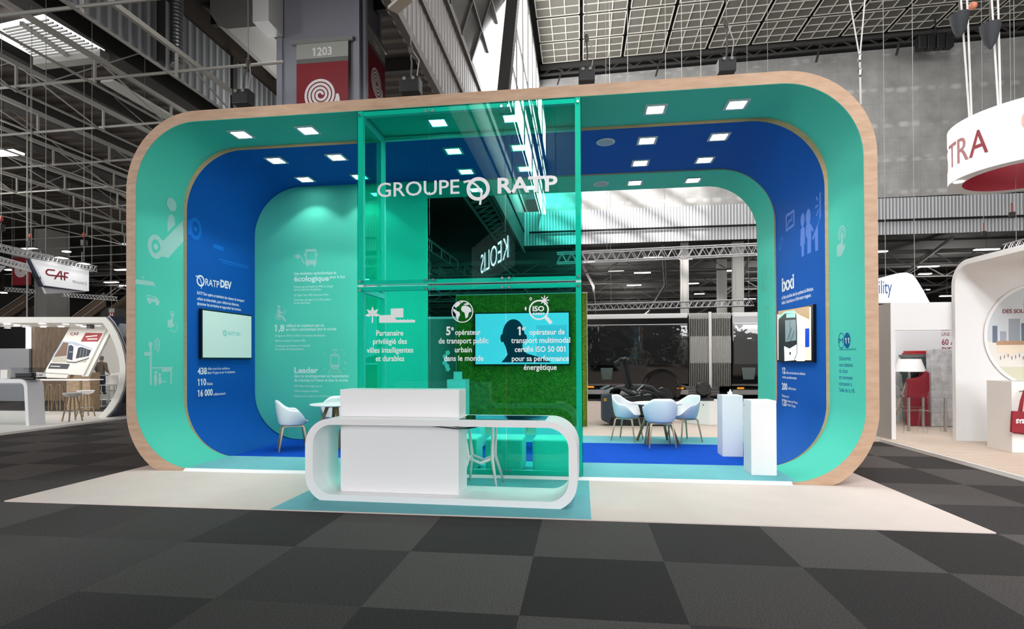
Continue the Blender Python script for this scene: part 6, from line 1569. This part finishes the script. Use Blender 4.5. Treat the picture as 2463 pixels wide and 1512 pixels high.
lattice(at(-40, 610, x=-6.5), at(82, 643, x=-6.5), .12, 'lattice truss behind the upper one, ending at the slanted sign', r=.012, seg=14, hang=(.1, .9))
lattice(at(20, 692, y=16), at(86, 697, y=16), .17, 'short bright lattice truss left of the far grey column', r=.022, hang=(.2, .8))
lattice(at(158, 705, y=16), at(282, 714, y=16), .17, 'lattice truss right of the far grey column, below the slanted sign', r=.02, hang=(.1, .9))
for px, py in ((145, 619), (199, 633)):
    c = at(px, py, x=-5.4); t = thing('floodlight', 'black floodlight clamped on the truss over the slanted sign, ' + ('left' if px < 170 else 'right') + ' of the two', 'floodlight', c, 'floodlights over the slanted sign')
    MB().box((c.x - .05, c.y - .12, c.z - .005), (c.x + .12, c.y + .12, c.z + .03)).build('housing', black_box, t, bevel=.01); MB().box((c.x - .03, c.y - .1, c.z - .012), (c.x + .1, c.y + .1, c.z - .0055)).build('lamp', lens, t)
    MB().bar((c.x - .02, c.y, c.z + .031), (-5.69, c.y, c.z + .06), .02).build('clamp', black_box, t)
for px, py, y in ((73, 585, 6), (202, 582, 6.4), (3, 545, 5.2)):
    c = at(px, py, y=y); t = thing('chain_hoist', 'small black chain hoist with red hook above the left stand, ' + {73: 'beside the far column', 202: 'over the slanted sign', 3: 'at the picture edge'}[px], 'hoist', c, 'chain hoists over the left stand')
    MB().box((c.x - .06, y - .06, c.z - .11), (c.x + .06, y + .06, c.z + .06)).build('motor_box', black_box, t, bevel=.015); MB().ball((c.x, y, c.z + .2), .05, 8, 6, (.8, .8, 1.5)).build('hook', mat('hoist_red', (150, 60, 50), .5), t)
    MB().tube([(c.x, y, c.z + .06), (c.x, y, c.z + .15)], .012, 6).build('chain', steel_dark, t); MB().cyl((c.x, y, c.z + .26), (c.x, y, 10.45), .006, n=5).build('suspension_wire', steel_grey, t)
    MB().cyl((c.x, y, c.z - .11), (c.x, y, c.z - .6), .008, n=5).build('load_chain', steel_grey, t)
c = at(65, 650, y=7); tag(MB().cyl((c.x, 7, 2.62), (c.x, 7, 10.4), .016, n=8).build('standing_pole', steel_grey), 'thin grey pole rising behind the white stand frame at the far left', 'pole')
# slanted white panel at the very edge
q = [at(*p, x=-6.0) for p in ((-30, 634), (15, 640), (-30, 684))]
t = thing('hanging_sign', 'corner of a white hanging panel at the left picture edge', 'sign', q[0]); MB().prism(q, (-.06, 0, 0)).build('panel', MATS['sign_rear_grey'], t)
MB().cyl(q[0], (q[0].x, q[0].y, 10.4), .008, n=5).build('suspension_wire', steel_grey, t)
# escalators far behind
esc_m = mat('escalator_rail', (196, 190, 178), .4, .3); esc_d = mat('escalator_side', (96, 80, 66), .7)
for (ax, ay, bx_, by_, lab) in ((-40, 775, 62, 708, 'escalator with pale handrails behind the left stand, left of the far column'), (150, 782, 252, 706, 'escalator with pale handrails behind the left stand, right of the far column')):
    ye = 26.8; A_, B_ = at(ax, ay, y=ye), at(bx_, by_, y=ye); t = thing('escalator', lab, 'escalator', (A_.x, ye, 0))
    MB().prism([A_, B_, B_ - Vector((0, 0, .9)), A_ - Vector((0, 0, .9))], (0, .1, 0)).build('side_panel', esc_d, t)
    for dz, dy in ((.05, -.05), (.5, .9), (.9, 1.8), (-.5, -.06)): MB().tube([A_ + Vector((0, dy, dz)), B_ + Vector((0, dy, dz))], .032, 6).build('handrail', esc_m, t)
    MB().prism([A_ + Vector((0, 2, .3)), B_ + Vector((0, 2, .3)), B_ + Vector((0, 2, -.9)), A_ + Vector((0, 2, -.9))], (0, .1, 0)).build('side_panel', esc_d, t)
    MB().box((A_.x, ye + .2, 0), (A_.x + .5, ye + 1.9, max(A_.z, .5))).box((B_.x - .5, ye + .2, 0), (B_.x, ye + 1.9, B_.z - .9)).build('support', steel_dark, t)
c = at(268, 752, y=20); t = thing('wc_sign', 'small grey and red hanging sign with white figures behind the navy shell', 'sign', c)
MB().box((c.x - .16, 20, c.z + .02), (c.x + .16, 20.03, c.z + .24)).build('grey_plate', sign_grey, t); MB().box((c.x - .16, 20, c.z - .26), (c.x + .16, 20.03, c.z + .018)).build('red_plate', red_sign, t)
f = Flat((c.x, 19.998, c.z - .12), 'front', .003)
for u in (-.06, .06): f.disc(u, .08, .022).poly([(u - .035, .05), (u + .035, .05), (u + .03, -.1), (u - .03, -.1)])
f.build('figures', sign_white, t); MB().cyl((c.x, 20.015, c.z + .24), (c.x, 20.015, 10.52), .01, n=5).build('suspension_wire', steel_grey, t)

# ================================================================== the man in the left stand, seen from behind
def skin_chain(name, joints, edges, m_, parent, sub=2):
    me = bpy.data.meshes.new(name); off = root_loc(parent)
    me.from_pydata([tuple(Vector(j[:3])) for j in joints], edges, []); me.materials.append(m_)
    o = bpy.data.objects.new(name, me); COL.objects.link(o); o.parent = parent
    sk = o.modifiers.new('skin', 'SKIN'); sk.use_smooth_shade = True
    for v, j in zip(me.skin_vertices[0].data, joints): v.radius = (j[3], j[4] if len(j) > 4 else j[3])
    me.skin_vertices[0].data[0].use_root = True
    s = o.modifiers.new('sub', 'SUBSURF'); s.levels = sub; s.render_levels = sub
    return o


c = at(243, 948, z=.04)
MAN = thing('person', 'grey-haired person in brown jumper and jeans standing with back turned', 'person', (c.x, c.y, .041))
# local coordinates: feet at z=0, facing +y (away from the viewer)
J = [(0, 0, .92, .10, .08), (0, .0, 1.08, .10, .07), (0, .02, 1.26, .11, .07), (0, .015, 1.42, .08, .05), (0, .02, 1.50, .055, .055), (0, .03, 1.58, .072, .082), (0, .03, 1.68, .068, .078),
     (-.09, 0, .84, .07, .07), (-.10, .0, .48, .05, .05), (-.11, -.02, .10, .04, .045), (-.12, .08, .045, .04, .03),
     (.09, 0, .84, .07, .07), (.10, .02, .48, .05, .05), (.12, .03, .10, .04, .045), (.13, .13, .045, .04, .03),
     (-.20, .01, 1.40, .05, .045), (-.27, .0, 1.13, .038, .038), (-.24, .16, .98, .034, .034),
     (.20, .01, 1.40, .05, .045), (.27, .0, 1.13, .038, .038), (.24, .16, .98, .034, .034)]
E_ = [(0, 1), (1, 2), (2, 3), (3, 4), (4, 5), (5, 6), (0, 7), (7, 8), (8, 9), (9, 10), (0, 11), (11, 12), (12, 13), (13, 14), (3, 15), (15, 16), (16, 17), (3, 18), (18, 19), (19, 20)]
skin_m = mat('skin', (196, 150, 124), .6)
skin_chain('body', J, E_, skin_m, MAN)
K = [(0, 0, .80, .18, .145), (0, 0, 1.08, .168, .128), (0, .02, 1.26, .192, .132), (0, .015, 1.42, .165, .105), (0, .02, 1.49, .078, .078), (-.205, .01, 1.40, .09, .085), (-.275, 0, 1.13, .072, .07), (-.25, .13, 1.0, .054, .054), (.205, .01, 1.40, .09, .085), (.275, 0, 1.13, .072, .07), (.25, .13, 1.0, .054, .054)]
skin_chain('jumper', K, [(0, 1), (1, 2), (2, 3), (3, 4), (3, 5), (5, 6), (6, 7), (3, 8), (8, 9), (9, 10)], mat('jumper_brown', (132, 120, 110), .85), MAN)
K = [(0, 0, 1.0, .150, .12), (0, 0, .86, .155, .13), (-.09, 0, .78, .115, .115), (-.10, 0, .48, .088, .092), (-.11, -.02, .07, .07, .078), (.09, 0, .78, .115, .115), (.10, .02, .48, .088, .092), (.12, .03, .07, .07, .078)]
skin_chain('jeans', K, [(0, 1), (1, 2), (2, 3), (3, 4), (1, 5), (5, 6), (6, 7)], mat('jeans_blue', (44, 52, 70), .85), MAN)
for s_, dy in ((-.115, .0), (.125, .05)): MB().ball((c.x + s_, c.y + .04 + dy, .041 + .045), .06, 10, 8, (.9, 2.1, .72)).build('shoe', dark, MAN, smooth=True)
MB().ball((c.x, c.y + .022, .041 + 1.665), .098, 14, 10, (.92, 1.05, 1.05)).build('hair', mat('hair_grey', (128, 122, 114), .8), MAN, smooth=True)
hd = MB().ball((c.x, c.y + .125, .041 + 1.61), .018, 8, 6, (1, 1.3, 1.2))
for s_ in (-1, 1): hd.ball((c.x + s_ * .088, c.y + .03, .041 + 1.62), .026, 8, 6, (.5, .8, 1.2))
hd.build('ears_and_nose', skin_m, MAN, smooth=True)
for s_ in (-1, 1):
    w0 = Vector((c.x + s_ * .24, c.y + .17, .041 + .975)); hnd = MB().ball(w0 + Vector((0, .03, -.03)), .036, 10, 8, (.7, 1.2, 1))
    for k in range(4): hnd.tube([w0 + Vector((s_ * -.01, .05, -.055 + .016 * k)), w0 + Vector((s_ * -.025, .085 - .004 * abs(k - 1.5), -.065 + .016 * k)), w0 + Vector((s_ * -.05, .09, -.066 + .016 * k))], .0085, 6)
    hnd.tube([w0 + Vector((s_ * -.015, .02, -.01)), w0 + Vector((s_ * -.045, .05, .005))], .009, 6); hnd.build('hand', skin_m, MAN, smooth=True)

# ================================================================== neon sign facing the booth from behind the viewer (seen mirrored in the glass)
nk, ns = Vector((4.34, -9.0, 4.6)), Vector((2.5, -13.0, 4.6)); U_ = (ns - nk).normalized(); N_ = U_.cross(Vector((0, 0, 1)))
t = thing('neon_sign', 'dark hanging sign box with white neon lettering, reflected in the green glass', 'sign', nk)
R_ = Matrix((U_, Vector((0, 0, 1)), N_)).transposed()
MB().prism([nk - U_ * .5 + Vector((0, 0, -.35)) - N_ * .02, ns + U_ * .5 + Vector((0, 0, -.35)) - N_ * .02, ns + U_ * .5 + Vector((0, 0, 1.2)) - N_ * .02, nk - U_ * .5 + Vector((0, 0, 1.2)) - N_ * .02], -N_ * 3).build('box', mat('sign_box_dark', (30, 36, 44), .5), t)
text('neon_lettering', 'KEOLIS', nk + N_ * .0, .98, None, mat('neon_white', (220, 240, 255), .4, emit=26), t, 1.12, -.007, frame=(U_, (0, 0, 1), N_))
for q in (nk, ns): MB().cyl(q - N_ * 1.5 + Vector((0, 0, 1.2)), Vector((q.x, q.y, 12.2)) - N_ * 1.5, .02, n=6).build('suspension_wire', steel_grey, t)
